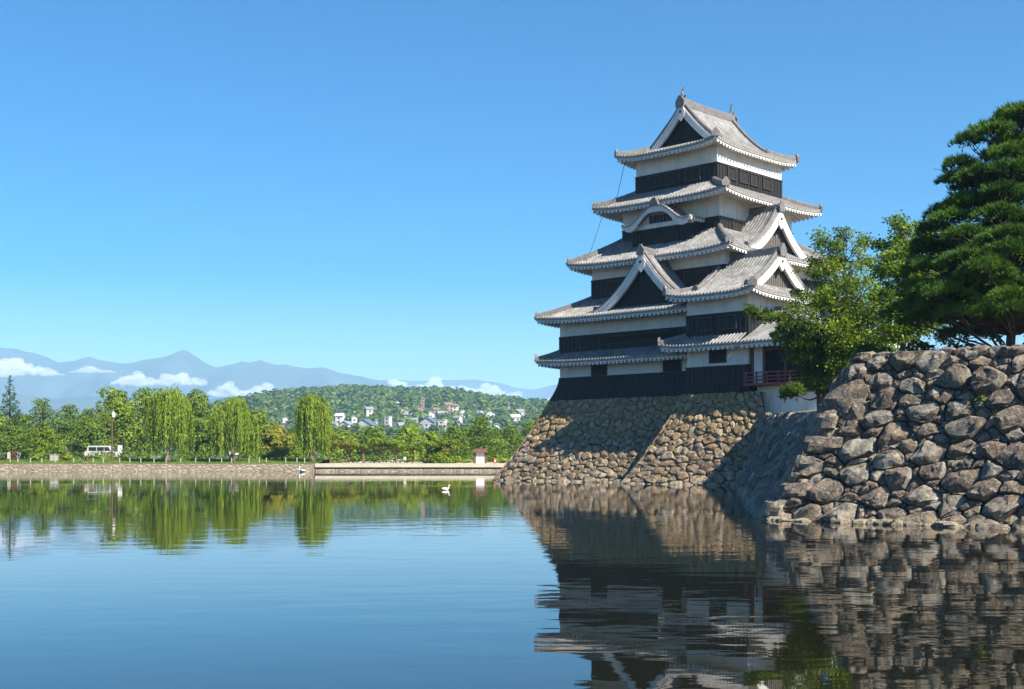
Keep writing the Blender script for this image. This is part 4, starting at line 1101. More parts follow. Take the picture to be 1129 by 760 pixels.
def bush(label, loc_, h, w_, mat, seed, group=None, name='shrub'):
    rg = np.random.default_rng(seed); root = thing(name, label, 'shrub', tuple(loc_), 0, group); tb = MB(); lobes = []
    for k in range(9):
        a = rg.uniform(0,6.283); q = w_*0.5*rg.uniform(0,0.62); c = (math.cos(a)*q, math.sin(a)*q, h*rg.uniform(0.35,0.72)); lobes.append((*c, w_*0.24, w_*0.24, h*0.27)); limb(tb, (0,0,-0.05), c, 0.05, 0.015, 0.05, rg, 4)
    tb.build('stem', M['bark'], root); np_mesh('foliage', lobe_leaves(lobes, 130, 0.26, rg, flat=0.7), 4, mat, root); return root

def zb(Y): return Zg + 0.06 + 0.46*max(0.0, min(1.0, (Y-157.0)/10.0))
def gp_(u, Y): return Vector(((u-UC)/FPX*Y, Y, zb(Y) if (u-UC)/FPX*Y < -25 else Zg+0.04))
def hh(v, Y): return (HOR-v)/FPX*Y + CAMZ - zb(Y)
def ww(px, Y): return px/FPX*Y

# far bank: edging wall, lawn, path
bk = MB(); bk.box((-188,156.0,-0.3),(-25,157.0,0.96)); o = bk.build('bank_wall', M['bank']); tag(o, 'long low stone wall edging the lawn across the water', 'stone wall', 'stone walls of the moat')
bk = MB(); bk.box((-24.9,156.2,-0.3),(22,157.0,0.54)); bk.box((-24.9,156.0,0.542),(22,157.3,1.02),1)
o = bk.build('bank_wall', [M['bank'],M['path']]); tag(o, 'pale capped bank wall below the row of flat pruned trees', 'stone wall', 'stone walls of the moat')
lw = MB(); lw.add([(-188,157.0,zb(157)),(-25,157.0,zb(157)),(-25,167,zb(167)),(-188,167,zb(167)),(-25,300,zb(167)),(-188,300,zb(167))], [(0,1,2,3),(3,2,4,5)])
tag(lw.build('lawn', M['lawn']), None, None, kind='structure')
pt = MB(); pt.add([(-24.99,157.3,Zg+0.04),(26,157.3,Zg+0.04),(26,167,Zg+0.05),(-24.99,167,Zg+0.05),(26,300,Zg+0.06),(-24.99,300,Zg+0.06)], [(0,1,2,3),(3,2,4,5)])
tag(pt.build('path', M['path']), None, None, kind='structure')
# grass blades along the lawn's edge
n = 26000; C = np.stack([rg.uniform(-85,-25,n), rg.uniform(157.05,168,n), np.zeros(n)], axis=1); C[:,2] = Zg + 0.06 + 0.46*np.clip((C[:,1]-157)/10, 0, 1)
V = tufts(C, np.tile(np.array([[0,0,1.0]]),(n,1)), 0.16, 2, 0.35, 0.02, rg); tag(np_mesh('grass', V, 3, leaf_mat('grass_blades', (0.09,0.15,0.02), (0.19,0.27,0.04), 0.3)), None, None, kind='stuff')

TG = 'trees across the water'
spruce_tree('tall dark pointed spruce rising above the other trees at the far left', gp_(11, 200), hh(411,200), ww(44,200), 1)
P_ = [  # label, u, top v, width px, Y, leaf, clear
 ('pine with bright pads and a bare pale trunk in front of the spruce', 12,470,46,166,'pine_mid',0.30),
 ('bushy low pine with yellow green pads beside the grey cabinet', 48,466,50,170,'broad',0.10),
 ('red trunked pine in the gap between the spruce and the lamp post', 72,446,52,186,'pine_mid',0.3),
 ('dull green pine behind the bushy low pine', 45,440,56,196,'pine_mid',0.25),
 ('pine behind the walking person, its crown touching the tall broadleaf', 97,450,48,198,'pine_mid',0.2),
 ('tallest pine of the group left of the small roofed board', 530,456,52,180,'pine_mid',0.22),
 ('pine with layered pads next to the end of the pruned row', 498,467,44,174,'pine_mid',0.25),
 ('low spreading pine at the foot of the tallest layered pine', 486,492,40,164,'broad',0.12),
 ('pine standing behind the small roofed board', 556,466,46,188,'pine_mid',0.2),
 ('dark pine rising at the edge of the stone foundation', 583,461,44,196,'pine_mid',0.15),
]
for i, (lb, u, v, wpx, Y, lf, clr) in enumerate(P_): pine_far(lb, gp_(u,Y), hh(v,Y), ww(wpx,Y), L[lf], 100+i, TG, clr)
B_ = [
 ('dense green tree behind the red trunked pine and the parked van', 100,462,60,190,'broad_dark'),
 ('large round tree with a thin airy top left of the first willow', 124,427,54,204,'broad'),
 ('wide green tree directly behind the lamp post', 134,441,60,192,'broad'),
 ('tall rounded tree peeking over the left willow', 163,428,60,206,'broad'),
 ('dark tree in the gap between the two left willows', 224,431,56,206,'broad_dark'),
 ('shaded low tree filling the space below the two left willows', 222,462,56,184,'broad_dark'),
 ('dark green tree at the right side of the second willow', 281,452,48,200,'broad'),
 ('yellowish low tree left of the lone willow', 301,472,46,176,'yellow'),
 ('green low tree in the shadow under the lone willow', 330,474,40,192,'broad'),
 ('olive tree behind the left end of the pruned row', 372,476,44,200,'broad'),
 ('round green tree behind the middle of the pruned row', 412,470,56,204,'broad_dark'),
 ('pale feathery tree standing above the pruned row', 449,468,42,196,'willow'),
 ('green tree behind the right end of the pruned row', 474,474,40,206,'broad'),
 ('tree half hidden by the sloping stone foundation', 604,455,54,214,'broad'),
 ('bright tree close behind the small roofed board', 541,480,44,200,'broad'),
 ('broad tree at the left edge behind the pale hut', -14,446,60,188,'broad'),
 ('dark tree between the spruce and the dull green pine', 28,458,44,206,'broad_dark'),
 ('leafy tree behind the layered pines', 512,472,50,208,'broad_dark'),
]
for i, (lb, u, v, wpx, Y, lf) in enumerate(B_):
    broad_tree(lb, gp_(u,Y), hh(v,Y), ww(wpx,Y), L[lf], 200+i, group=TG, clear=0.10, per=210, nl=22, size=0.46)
WG = 'willows on the far bank'
willow_tree('broad weeping willow, leftmost of the three willows by the water', gp_(186,160), hh(426,160), ww(62,160), 301, WG)
willow_tree('weeping willow with a small white sign at its trunk, middle of three', gp_(257,161), hh(436,161), ww(58,161), 302, WG)
willow_tree('narrow lone willow standing before the hillside houses, right of the other two', gp_(345,161), hh(433,161), ww(48,161), 303, WG)
S_ = [('round clipped shrub right of the grey cabinet', 73,498,17,163,'broad'), ('low clipped shrub left of the grey cabinet', 41,497,24,163,'broad'),
 ('yellow green shrub between the second and third willows', 312,490,34,167,'yellow'), ('dark shrub at the foot of the yellowish tree', 292,496,30,168,'broad_dark'),
 ('small round shrub under the pruned row at its left end', 372,503,22,172,'broad_dark'), ('low shrub right of the roofed board', 553,500,22,166,'broad'), ('low shrub left of the roofed board', 512,502,24,168,'broad'), ('dark low shrub added to hide and darken the lower half of the parked van', 112,502,27,169,'broad_dark')]  # last shrub is added to hide and darken the van's lower half
for i, (lb, u, v, wpx, Y, lf) in enumerate(S_): bush(lb, gp_(u,Y), hh(v,Y), ww(wpx,Y), L[lf], 400+i, 'shrubs on the far bank')
# dark leafy row added to stand for the shadows between the trunks
hd = MB(); rgh = np.random.default_rng(9); lob = [( -150+k*1.05+rgh.normal(0,0.1), 172.5+rgh.normal(0,0.15), (zb(175)+0.55 if k < 118 else Zg+0.7), 0.85, 0.7, 0.72) for k in range(166)]
o = np_mesh('shade_hedge', lobe_leaves(lob, 110, 0.3, rgh, flat=0.7), 4, L['broad_dark']); tag(o, 'long dark leafy row added for the shadows between the trunks across the water', 'shade_hedge')
# row of flat-topped pruned trees
ORD = ['first','second','third','fourth','fifth','sixth','seventh','eighth']
for k in range(8):
    u = 364+k*18.2; Y = 163+0.3*(k % 2); rgk = np.random.default_rng(500+k); h = hh(479+2*(k % 3),Y)
    root = thing('pruned_tree', f'flat topped pruned tree with forked trunk, {ORD[k]} from the left in its row', 'tree', tuple(gp_(u,Y)), 0, 'flat topped pruned trees in a row')
    tb = MB(); limb(tb, (0,0,-0.1), (0.05,0,h*0.52), 0.12, 0.10, 0.05, rgk); lobes = []
    for q in range(7):
        c = (rgk.uniform(-1.3,1.3), rgk.uniform(-1.1,1.1), h*rgk.uniform(0.66,0.86)); lobes.append((*c, 0.85, 0.85, h*0.13)); limb(tb, (0.05,0,h*0.5), c, 0.07, 0.03, 0.08, rgk, 5)
    tb.build('trunk', M['red_bark'], root); np_mesh('crown', lobe_leaves(lobes, 210, 0.3, rgk, flat=0.6), 4, L['broad' if k not in (0,1) else 'yellow'], root)

# ---- the three trees standing near the castle
def big_pine():
    rg = np.random.default_rng(61); Y0 = 47.5; base = Vector(((1112-UC)/FPX*Y0, Y0, 5.2))
    root = thing('pine_tree', 'big dark green pine rising over the near stone wall at the right edge', 'tree', tuple(base)); tb = MB()
    H = 10.0
    top = limb(tb, (0,0,-0.2), (0.35,0.3,H*0.95), 0.21, 0.05, 0.18, rg, 12); C, D = [], []
    TI = [(2.1,3.7),(2.7,4.0),(3.3,4.0),(4.05,3.7),(4.9,3.3),(5.75,2.9),(6.6,2.4),(7.45,2.5),(8.3,2.15),(9.05,1.75),(9.75,1.15),(10.2,0.45)]
    PD = []
    for ti, (z_, R_) in enumerate(TI):
        m_ = max(1, int(2.6*R_)+1)
        for q in range(m_): PD.append((z_+rg.uniform(-0.22,0.22), R_*rg.uniform(0.74,1.05), ti*1.3+q*6.283/m_+rg.uniform(-0.25,0.25)))
        for q in range(int(R_*2.0)): PD.append((z_+rg.uniform(0.0,0.4), R_*rg.uniform(0.15,0.5), rg.uniform(0,6.283)))
    for k, (z, rr, a) in enumerate(PD):
        f = (z-1.15)/(H-1.15); b = top[min(11, int(max(1.0, z-0.6)/H*11))]
        c = np.array([b.x+math.cos(a)*rr, b.y+math.sin(a)*rr, z + rg.uniform(-0.1,0.25)]); pr = rg.uniform(0.85,1.25)*(1.12-0.45*f)
        pts = limb(tb, b, c, 0.07*(1.1-f), 0.02, 0.12, rg, 6)
        for q in range(5):
            e = c + np.array([rg.normal(0,pr*0.5), rg.normal(0,pr*0.5), rg.normal(0,0.1)]); limb(tb, pts[3+q % 3], e, 0.022, 0.008, 0.05, rg, 4)
        n = int(330*pr*pr)+70; ang = rg.uniform(0,6.283,n); q = np.sqrt(rg.random(n))*pr*(0.82+0.25*np.sin(ang*3+k))
        dz = 0.34*pr*(1-(q/pr)**2) + rg.normal(0,0.07,n) - 0.10*pr*rg.random(n)
        C.append(np.stack([c[0]+np.cos(ang)*q, c[1]+np.sin(ang)*q, c[2]+dz], axis=1))
        D.append(np.stack([np.cos(ang)*q/pr*0.9, np.sin(ang)*q/pr*0.9, np.full(n,0.75)], axis=1))
    tb.build('trunk', M['bark'], root, smooth=True); C = np.concatenate(C); D = np.concatenate(D)
    np_mesh('crown', tufts(C, D, 0.21, 9, 0.42, 0.016, rg), 3, L['pine_near'], root)
big_pine()
def branching(label, base, seed, spec, mat, leaf, name, bark='bark', sp=0.42, per=260, ctrl=None, r0=0.16):
    """tree whose limbs end in loose leaf sprays; spec: (x,y,z,r) sprays relative to the base"""
    rg = np.random.default_rng(seed); root = thing(name, label, 'tree', tuple(base)); tb = MB()
    top = limb(tb, (0,0,-0.3), ctrl, r0, r0*0.45, 0.15, rg, 9); V = []
    for (x, y, z, r_) in spec:
        c = np.array([x,y,z]); b = min(top[2:], key=lambda p: (p-Vector(c)).length + (0.8 if p.z > z else 0)); pts = limb(tb, b, c, r0*0.3, 0.018, 0.22, rg, 7)
        for q in range(6):
            e = c + rg.normal(0, 1, 3)*r_*np.array([0.6,0.6,0.5]); tw = limb(tb, pts[2+q % 5], e, 0.025, 0.008, 0.12, rg, 5)
            n = int(per*r_*r_/2.2)+20; k = rg.random(n)[:,None]
            C = np.array(tw[-1]) + rg.normal(0, 1, (n,3))*r_*np.array([0.30,0.30,0.20]) + (np.array(tw[-3])-np.array(tw[-1]))*k*0.8
            V.append(cards(C, unit(n, rg)*0.75 + np.array([0,0,0.6]), leaf*(0.7+0.6*rg.random(n)), leaf*0.55, rg))
    tb.build('trunk', M[bark], root, smooth=True); np_mesh('crown', np.concatenate(V), 4, mat, root); return root
def sp(u, v, Y, base): p = at(u, v, Y) - base; return (p.x, p.y, p.z)
rgs = np.random.default_rng(77)
# yellow-green tree between pine and castle
b1 = Vector(((992-UC)/FPX*58, 58, 5.1))
spec = [(*sp(u, v, 58+rgs.uniform(-1.6,1.6), b1), r_) for (u, v, r_) in
 ((985,262,.7),(1000,250,.7),(978,285,.75),(998,280,.9),(1015,270,.9),(990,305,.9),(1010,300,1.0),(1030,290,1.0),(978,322,.7),(1000,330,1.0),(1025,322,1.1),(1045,312,1.0),(990,350,.9),(1015,350,1.1),(1040,345,1.1),(970,300,.5),(1020,248,.6),(1005,365,.8),(985,372,.7))]
branching('yellow green leafy tree between the castle and the big dark pine', b1, 71, spec, L['fresh'], 0.19, 'broadleaf_tree', ctrl=sp(1004,275,58,b1), per=330)
# sparse tree in front of the castle's right side
b2 = Vector(((958-UC)/FPX*66, 66, 5.05))
spec = [(*sp(u, v, 66+rgs.uniform(-1.8,1.8), b2), r_) for (u, v, r_) in
 ((905,262,.6),(925,272,.8),(948,268,.6),(895,290,.6),(915,300,.9),(940,300,1.0),(960,290,.7),(900,325,.9),(925,330,1.1),(950,325,1.1),(972,320,.8),(885,345,.8),(910,355,1.1),(938,358,1.2),(965,350,1.1),(985,345,.9),(890,300,.5),(918,285,.5),(930,255,.4),(955,262,.3),(880,322,.5),(980,370,1.0),(955,380,1.1),(930,385,1.0),(905,335,.9),(925,350,1.0),(945,345,1.1),(960,365,1.1),(915,372,1.0),(975,385,1.0),(890,370,.8),(935,310,.9),(910,318,.8))]
branching('sparse light green tree with thin bare twigs in front of the castle turret', b2, 72, spec, L['fresh'], 0.18, 'broadleaf_tree', ctrl=sp(930,290,66,b2), per=215, r0=0.17)
# dark leaning pine at the wall's end with drooping pads
b3 = Vector(((905-UC)/FPX*66.5, 66.5, 4.75))
spec = [(*sp(u, v, 66.5+rgs.uniform(-0.9,0.9), b3), r_) for (u, v, r_) in
 ((828,345,.35),(842,350,.55),(858,354,.65),(874,362,.7),(890,368,.8),(862,372,.5),(880,382,.8),(902,385,.9),(920,380,.9),(890,400,.7),(908,405,.8),(924,400,.7),(875,432,.55),(890,430,.7),(905,428,.75),(870,436,.4),(915,436,.5),(918,415,.6),(884,388,.7),(898,394,.8),(912,392,.85),(926,398,.8),(932,385,.8),(902,415,.6),(916,408,.7),(928,412,.6),(868,376,.6),(876,395,.5),(888,414,.45))]
def dark_pine():
    rg = np.random.default_rng(73); root = thing('pine_tree', 'small leaning pine with drooping dark pads before the red balcony', 'tree', tuple(b3)); tb = MB(); V = []
    top = limb(tb, (0,0,-0.4), sp(915,365,66.5,b3), 0.20, 0.10, 0.25, rg, 9)
    for (x, y, z, r_) in spec:
        c = np.array([x,y,z]); b = min(top[1:], key=lambda p: (p-Vector(c)).length); limb(tb, b, c, 0.06, 0.018, 0.15, rg, 6)
        n = int(190*r_)+50; an = rg.uniform(0,6.283,n); q = np.sqrt(rg.random(n))*r_*1.15
        C = np.stack([x+np.cos(an)*q, y+np.sin(an)*q, z+0.35*r_*(1-(q/r_/1.15)**2)+rg.normal(0,0.13,n)], axis=1)
        D = np.stack([np.cos(an)*q*0.8, np.sin(an)*q*0.8, np.full(n,0.7)], axis=1); V.append(tufts(C, D, 0.24, 8, 0.45, 0.022, rg))
    tb.build('trunk', M['bark'], root, smooth=True); np_mesh('crown', np.concatenate(V), 3, L['pine_mid'], root)
dark_pine()
# dark undergrowth under the trees on the rampart
for i, (lb, u, v, Y, wpx, hgt) in enumerate((('dark bush on top of the wall beneath the yellow green tree', 1005, 0, 52, 70, 2.0), ('dark bush on top of the wall left of the pine trunk', 1060, 0, 50, 70, 1.7), ('dark bush on the wall top at its left end', 962, 0, 52, 52, 1.9))):
    bush(lb, Vector(((u-UC)/FPX*Y, Y, 5.15)), hgt, ww(wpx,Y), L['pine_near'], 430+i, 'dark bushes on the rampart')
# tufts of weeds in the wall joints
for i, (u, v, lb) in enumerate(((1086,440,'small green weed tuft growing from a joint high in the near wall'),(1094,418,'tiny weed sprig in the near wall below the pine trunk'),(1100,462,'weed tuft in the near wall right of the middle'))):
    # find the point of the wall face behind this spot
    best = min(((PN(WN*a/160, HN*b/60), a, b) for a in range(160) for b in range(60)), key=lambda q: abs(UC+FPX*q[0].x/q[0].y-u)+abs(HOR-FPX*(q[0].z-CAMZ)/q[0].y-v))[0]
    rgw = np.random.default_rng(800+i); m_ = 26
    Cw = rgw.normal(0,0.07,(m_,3)); Vw = cards(Cw, unit(m_,rgw), 0.16, 0.06, rgw); o = np_mesh('weed_tuft', Vw, 4, L['broad']); o.location = best + NN*0.2; tag(o, lb, 'weed', 'weeds in the wall')
# @@PROPS
# ------------------------------------------------------------------ houses on the hill
M['wall_white'] = simple('white_house_wall', (0.50,0.49,0.46), 0.8, 0.2, 0.15)
M['wall_cream'] = simple('cream_house_wall', (0.42,0.35,0.28), 0.8, 0.08, 0.4)
M['wall_brown'] = simple('brown_house_wall', (0.27,0.17,0.125), 0.8, 0.1, 0.4)
M['roof_grey'] = simple('grey_house_roof', (0.22,0.23,0.25), 0.6, 0.15, 0.5)
M['roof_blue'] = simple('slate_blue_house_roof', (0.10,0.125,0.19), 0.6, 0.15, 0.5)
M['roof_brown'] = simple('brown_house_roof', (0.20,0.12,0.095), 0.7, 0.15, 0.5)
M['roof_teal'] = simple('teal_house_roof', (0.16,0.32,0.29), 0.6, 0.1, 0.5)
M['roof_white'] = simple('pale_house_roof', (0.45,0.45,0.45), 0.6, 0.08, 0.5)
def house(label, u, v, wpx, storeys, wall, roof, seed, flat=False):
    Y = hill_hit(u, v); r_ = random.Random(seed); X = (u-UC)/FPX*Y; z0 = hill_h(X, Y) - 0.6
    w_ = 0.88*wpx/FPX*Y; d_ = min(w_, r_.uniform(6,9)); hgt = 2.5*storeys + 0.3
    root = thing('house', label, 'house', (X, Y, z0), r_.uniform(-0.5,0.5), 'houses on the wooded hill')
    m_ = MB(); m_.box((-w_/2,-d_/2,-1.5),(w_/2,d_/2,hgt)); wl = m_.build('wall', M[wall], root); m_ = MB()
    if flat: m_.box((-w_/2-0.3,-d_/2-0.3,hgt+0.002),(w_/2+0.3,d_/2+0.3,hgt+0.45))
    else:
        along = r_.random() < 0.7; a, b = (w_/2+0.5, d_/2+0.6) if along else (d_/2+0.5, w_/2+0.6); rh = b*0.55
        Pp = [(-a,-b,hgt-0.15),(a,-b,hgt-0.15),(a,0,hgt+rh),(-a,0,hgt+rh),(-a,b,hgt-0.15),(a,b,hgt-0.15)]
        Pp = Pp + [(x,y,z+0.3) for (x,y,z) in Pp]
        if not along: Pp = [(y,-x,z) for (x,y,z) in Pp]
        m_.add(Pp, [(6,7,8,9),(9,8,11,10),(3,2,1,0),(4,5,2,3),(0,1,7,6),(5,4,10,11),(1,2,8,7),(2,5,11,8),(3,0,6,9),(4,3,9,10)])
        q = b-0.6; gx = a-0.5
        for s_ in (-1, 1):
            T = [(s_*gx,-q,hgt-0.1),(s_*gx,q,hgt-0.1),(s_*gx,0,hgt+rh*0.93)]
            if not along: T = [(y,-x,z) for (x,y,z) in T]
            g_ = MB(); g_.add(T, [(0,1,2) if s_ > 0 else (2,1,0)]); g_.build('gable', M[wall], root)
    m_.build('roof', M[roof], root)
    for k in range(storeys):
        n_ = max(1, int(w_/3.2))
        for q in range(n_):
            x = -w_/2 + w_*(q+0.5)/n_; wm = MB(); wm.box((x-0.7,-d_/2-0.05,0.5+2.5*k),(x+0.7,-d_/2+0.02,1.7+2.5*k)); wm.build('window', M['glass'], wl)
for q, (lb, u, v, wpx, st, wa, ro, fl) in enumerate(HOUSES): house(lb, u, v, wpx, st, wa, ro, 900+q, fl)

# ------------------------------------------------------------------ clouds lying along the mountains
m = bpy.data.materials.new('cloud'); m.use_nodes = True; nt = m.node_tree; nt.nodes.clear()
cv = N(nt, 'ShaderNodeVolumePrincipled'); cv.inputs['Color'].default_value = (0.985,0.985,0.99,1); cv.inputs['Density'].default_value = 0.022; cv.inputs['Anisotropy'].default_value = 0.0
co = N(nt, 'ShaderNodeOutputMaterial'); nt.links.new(cv.outputs[0], co.inputs['Volume']); M['cloud'] = m
def cloud(label, u0, u1, vb, vt, Y, seed, peaks):
    r_ = random.Random(seed); mb = MB(); px = Y/FPX
    n_ = int((u1-u0)*2.4)
    for k in range(n_):
        q_ = (k+r_.random())/n_; u = u0 + (u1-u0)*q_; e = lerp_tab(peaks, q_)*(0.72+0.5*noise.noise(Vector((u*0.11, seed, 0.5)))); hh_ = max(1.5, (vb-vt)*e)
        rr = (0.8 + 0.20*hh_*(0.35+r_.random()*0.75))*px
        v = vb - (hh_*0.85)*r_.random() - rr/px*0.2
        c = at(u, v, Y + r_.uniform(-40,40)); off_ = Vector((seed*7+k, 3.3, k*1.3)); nn_, mm = 14, 9; V = []
        for j in range(mm+1):
            th = math.pi*j/mm
            for i in range(nn_):
                ph = 2*math.pi*i/nn_; d = Vector((math.sin(th)*math.cos(ph)*1.5, math.sin(th)*math.sin(ph)*1.2, math.cos(th)*0.85))
                V.append(c + d*rr*(1+0.35*noise.noise(d*1.6+off_)))
        mb.add(V, [(j*nn_+i, j*nn_+(i+1)%nn_, (j+1)*nn_+(i+1)%nn_, (j+1)*nn_+i) for j in range(mm) for i in range(nn_)])
    o = mb.build('cloud', M['cloud'], smooth=True); tag(o, label, 'cloud', 'low clouds on the mountains')
    md = o.modifiers.new('remesh', 'REMESH'); md.mode = 'VOXEL'; md.voxel_size = 2.2*px/3.6*1.6; md.use_smooth_shade = True
CL_ = [('long white cloud bank on the mountain slope at the far left', -70,72,414,392,4900,1,[(0,.3),(.3,.8),(.55,1),(.75,.75),(1,.1)]),
 ('thin white cloud strip between the left bank and the heaped cloud', 76,128,411,402,5000,2,[(0,.2),(.4,1),(1,.15)]),
 ('heaped white cloud below the highest pointed peak', 122,228,425,399,4800,3,[(0,.2),(.2,1),(.4,.65),(.7,.6),(1,.2)]),
 ('small puffy cloud right of the heaped cloud', 228,318,437,417,4700,4,[(0,.2),(.22,1),(.5,.55),(.72,.7),(.9,.35),(1,.1)]),
 ('long low white cloud lying behind the wooded hill', 350,575,438,417,6900,5,[(0,.3),(.08,.7),(.25,.85),(.5,1),(.7,.85),(.85,.8),(1,.3)]),
 ('cloud strip behind the castle foundation', 575,760,446,428,6900,6,[(0,.2),(.3,.8),(1,.3)])]
for a_ in CL_: cloud(*a_)

# ------------------------------------------------------------------ small things on the far bank
def lathe(mb, c, prof, n_=12, mi=0):
    V = []; c = Vector(c)
    for (r_, z) in prof:
        for k in range(n_): V.append(c + Vector((r_*math.cos(2*math.pi*k/n_), r_*math.sin(2*math.pi*k/n_), z)))
    F = [(j*n_+k, j*n_+(k+1)%n_, (j+1)*n_+(k+1)%n_, (j+1)*n_+k) for j in range(len(prof)-1) for k in range(n_)]
    F += [tuple(range(n_-1,-1,-1)), tuple((len(prof)-1)*n_+k for k in range(n_))]; mb.add(V, F, mi)
# lamp post
p0 = gp_(123.5, 161.5); lp = thing('lamp_post', 'tall brown lamp post with a pale lamp at its top', 'lamp post', tuple(p0))
m_ = MB(); lathe(m_, (0,0,0), [(0.17,0),(0.17,0.5),(0.13,0.55),(0.10,6.3),(0.09,6.6)]); m_.build('pole', M['brown_wood'], lp)
m_ = MB(); m_.tube([(0,0,6.3),(0.1,0,6.5),(0.28,-0.02,6.5)], 0.04, 6); m_.build('bracket', M['brown_wood'], lp)
m_ = MB(); lathe(m_, (0.2,-0.02,5.75), [(0.10,0),(0.22,0.08),(0.24,0.5),(0.16,0.72),(0.04,0.8)]); m_.build('lamp_shade', M['white'], lp)
# signs
def sign_board(label, u, v0, v1, wpx, Y, lean=0.0, posts=1):
    p0 = gp_(u, Y); r_ = thing('sign_board', label, 'sign', tuple(p0)); w_ = ww(wpx,Y); z0, z1 = hh(v1,Y), hh(v0,Y)
    m_ = MB(); m_.box((-w_/2,-0.04,z0),(w_/2,0.0,z1)); pn = m_.build('panel', M['white'], r_)
    m_ = MB(); 
    for (x0_, x1_, za, zb_) in ((-w_/2-0.05,-w_/2-0.002,z0-0.05,z1+0.05),(w_/2+0.002,w_/2+0.05,z0-0.05,z1+0.05),(-w_/2,w_/2,z1+0.002,z1+0.05),(-w_/2,w_/2,z0-0.05,z0-0.002)): m_.box((x0_,-0.055,za),(x1_,0.02,zb_))
    m_.build('panel_frame', M['brown_wood'], pn)
    for k in range(posts):
        x = 0 if posts == 1 else (-w_/2+0.12 + k*(w_-0.24)); m_ = MB(); m_.tube([(x+lean,0.05,-0.1),(x,0.05,z1)], 0.05, 6); m_.build('post', M['brown_wood'], r_)
sign_board('white notice sign on a wooden post right of the lamp post', 132.5, 491, 499.5, 5, 164, 0.25)
sign_board('small white sign standing in front of the middle willow trunk', 254.5, 497.5, 501, 4, 160.0)
sign_board('low wide white sign right of the middle willow trunk', 261, 499.5, 501.5, 5.5, 159.6, posts=2)
sign_board('little white sign among the trunks of the pruned row', 446.5, 500, 503.5, 3, 168)
# grey cabinet
p0 = gp_(60, 163); cb = thing('utility_cabinet', 'pale grey utility cabinet between two clipped shrubs', 'cabinet', tuple(p0))
m_ = MB(); m_.box((-0.5,-0.3,0.12),(0.5,0.3,0.80)); m_.build('body', M['grey'], cb); m_ = MB(); m_.box((-0.56,-0.36,0.802),(0.56,0.36,0.88)); m_.build('lid', M['grey'], cb)
m_ = MB(); m_.box((-0.54,-0.34,-0.05),(0.54,0.34,0.118)); m_.build('plinth', M['post'], cb)
for s_ in (-1,1):
    m_ = MB(); m_.box((s_*0.25-0.22,-0.325,0.16),(s_*0.25+0.22,-0.302,0.77)); d_ = m_.build('door', M['grey'], cb); m_ = MB(); m_.box((s_*0.06-0.015,-0.35,0.42),(s_*0.06+0.015,-0.326,0.54)); m_.build('handle', M['metal'], d_)
# pale hut
p0 = gp_(17, 172); ht = thing('hut', 'small pale hut half hidden behind the bare pine trunk', 'hut', tuple(p0), 0.15)
m_ = MB(); m_.box((-0.9,-0.8,0),(0.9,0.8,1.9)); wl = m_.build('wall', M['wall_cream'], ht); m_ = MB(); m_.box((-0.35,-0.83,0.05),(0.35,-0.78,1.7)); m_.build('door', M['brown_wood'], wl)
m_ = MB(); m_.add([(-1.1,-1.0,1.85),(1.1,-1.0,1.85),(1.1,0,2.45),(-1.1,0,2.45),(-1.1,1.0,1.85),(1.1,1.0,1.85),(-1.1,-1.0,1.72),(1.1,-1.0,1.72),(-1.1,1.0,1.72),(1.1,1.0,1.72)], [(0,1,2,3),(3,2,5,4),(6,7,1,0),(4,5,9,8),(7,6,8,9),(1,7,9,5,2),(6,0,3,4,8)]); m_.build('roof', M['roof_grey'], ht)
# parked van
p0 = gp_(114, 178.5); vn = thing('parked_van', 'white van parked by the trees, their shade put into its paint', 'van', tuple(p0))
prof = [(-2.1,0.35),(-2.15,1.0),(-2.05,1.75),(-1.85,1.95),(0.95,1.95),(1.25,1.75),(1.75,1.12),(2.1,1.0),(2.18,0.6),(2.15,0.35)]
m_ = MB(); V = [(x,y,z) for y in (-0.82,0.82) for (x,z) in prof]; k_ = len(prof)
m_.add(V, [tuple(range(k_)), tuple(range(2*k_-1,k_-1,-1))] + [(i,k_+i,k_+(i+1)%k_,(i+1)%k_) for i in range(k_)]); bo = m_.build('body', M['shaded_van_paint'], vn)
for (a, b, lbn) in ((-1.85,-0.75,'window'),(-0.65,0.35,'window'),(0.42,1.3,'window')):
    m_ = MB(); t_ = b if b < 1 else 1.0
    for y in (-0.835, 0.835): m_.add([(a,y,1.2),(b,y,1.2),(t_,y,1.75),(a,y,1.75)], [(0,1,2,3)])
    m_.build('window', M['glass'], bo)
m_ = MB(); m_.add([(1.30,-0.7,1.70),(1.30,0.7,1.70),(1.77,0.74,1.14),(1.77,-0.74,1.14)], [(0,1,2,3)]); m_.build('windscreen', M['glass'], bo)
for (x, y) in ((-1.35,-0.8),(1.4,-0.8),(-1.35,0.8),(1.4,0.8)):
    m_ = MB(); m_.tube([(x,y-0.1,0.31),(x,y+0.1,0.31)], 0.31, 16); wh = m_.build('wheel', M['tyre'], vn); m_ = MB(); m_.tube([(x,y-0.115,0.31),(x,y+0.115,0.31)], 0.17, 12); m_.build('rim', M['metal'], wh)
for y in (-0.6, 0.6):
    m_ = MB(); m_.box((2.14,y-0.16,0.68),(2.20,y+0.16,0.86)); m_.build('headlight', M['lens'], vn)
    m_ = MB(); m_.box((-2.18,y-0.1,0.9),(-2.10,y+0.1,1.3)); m_.build('tail_light', M['red_cloth'], vn)
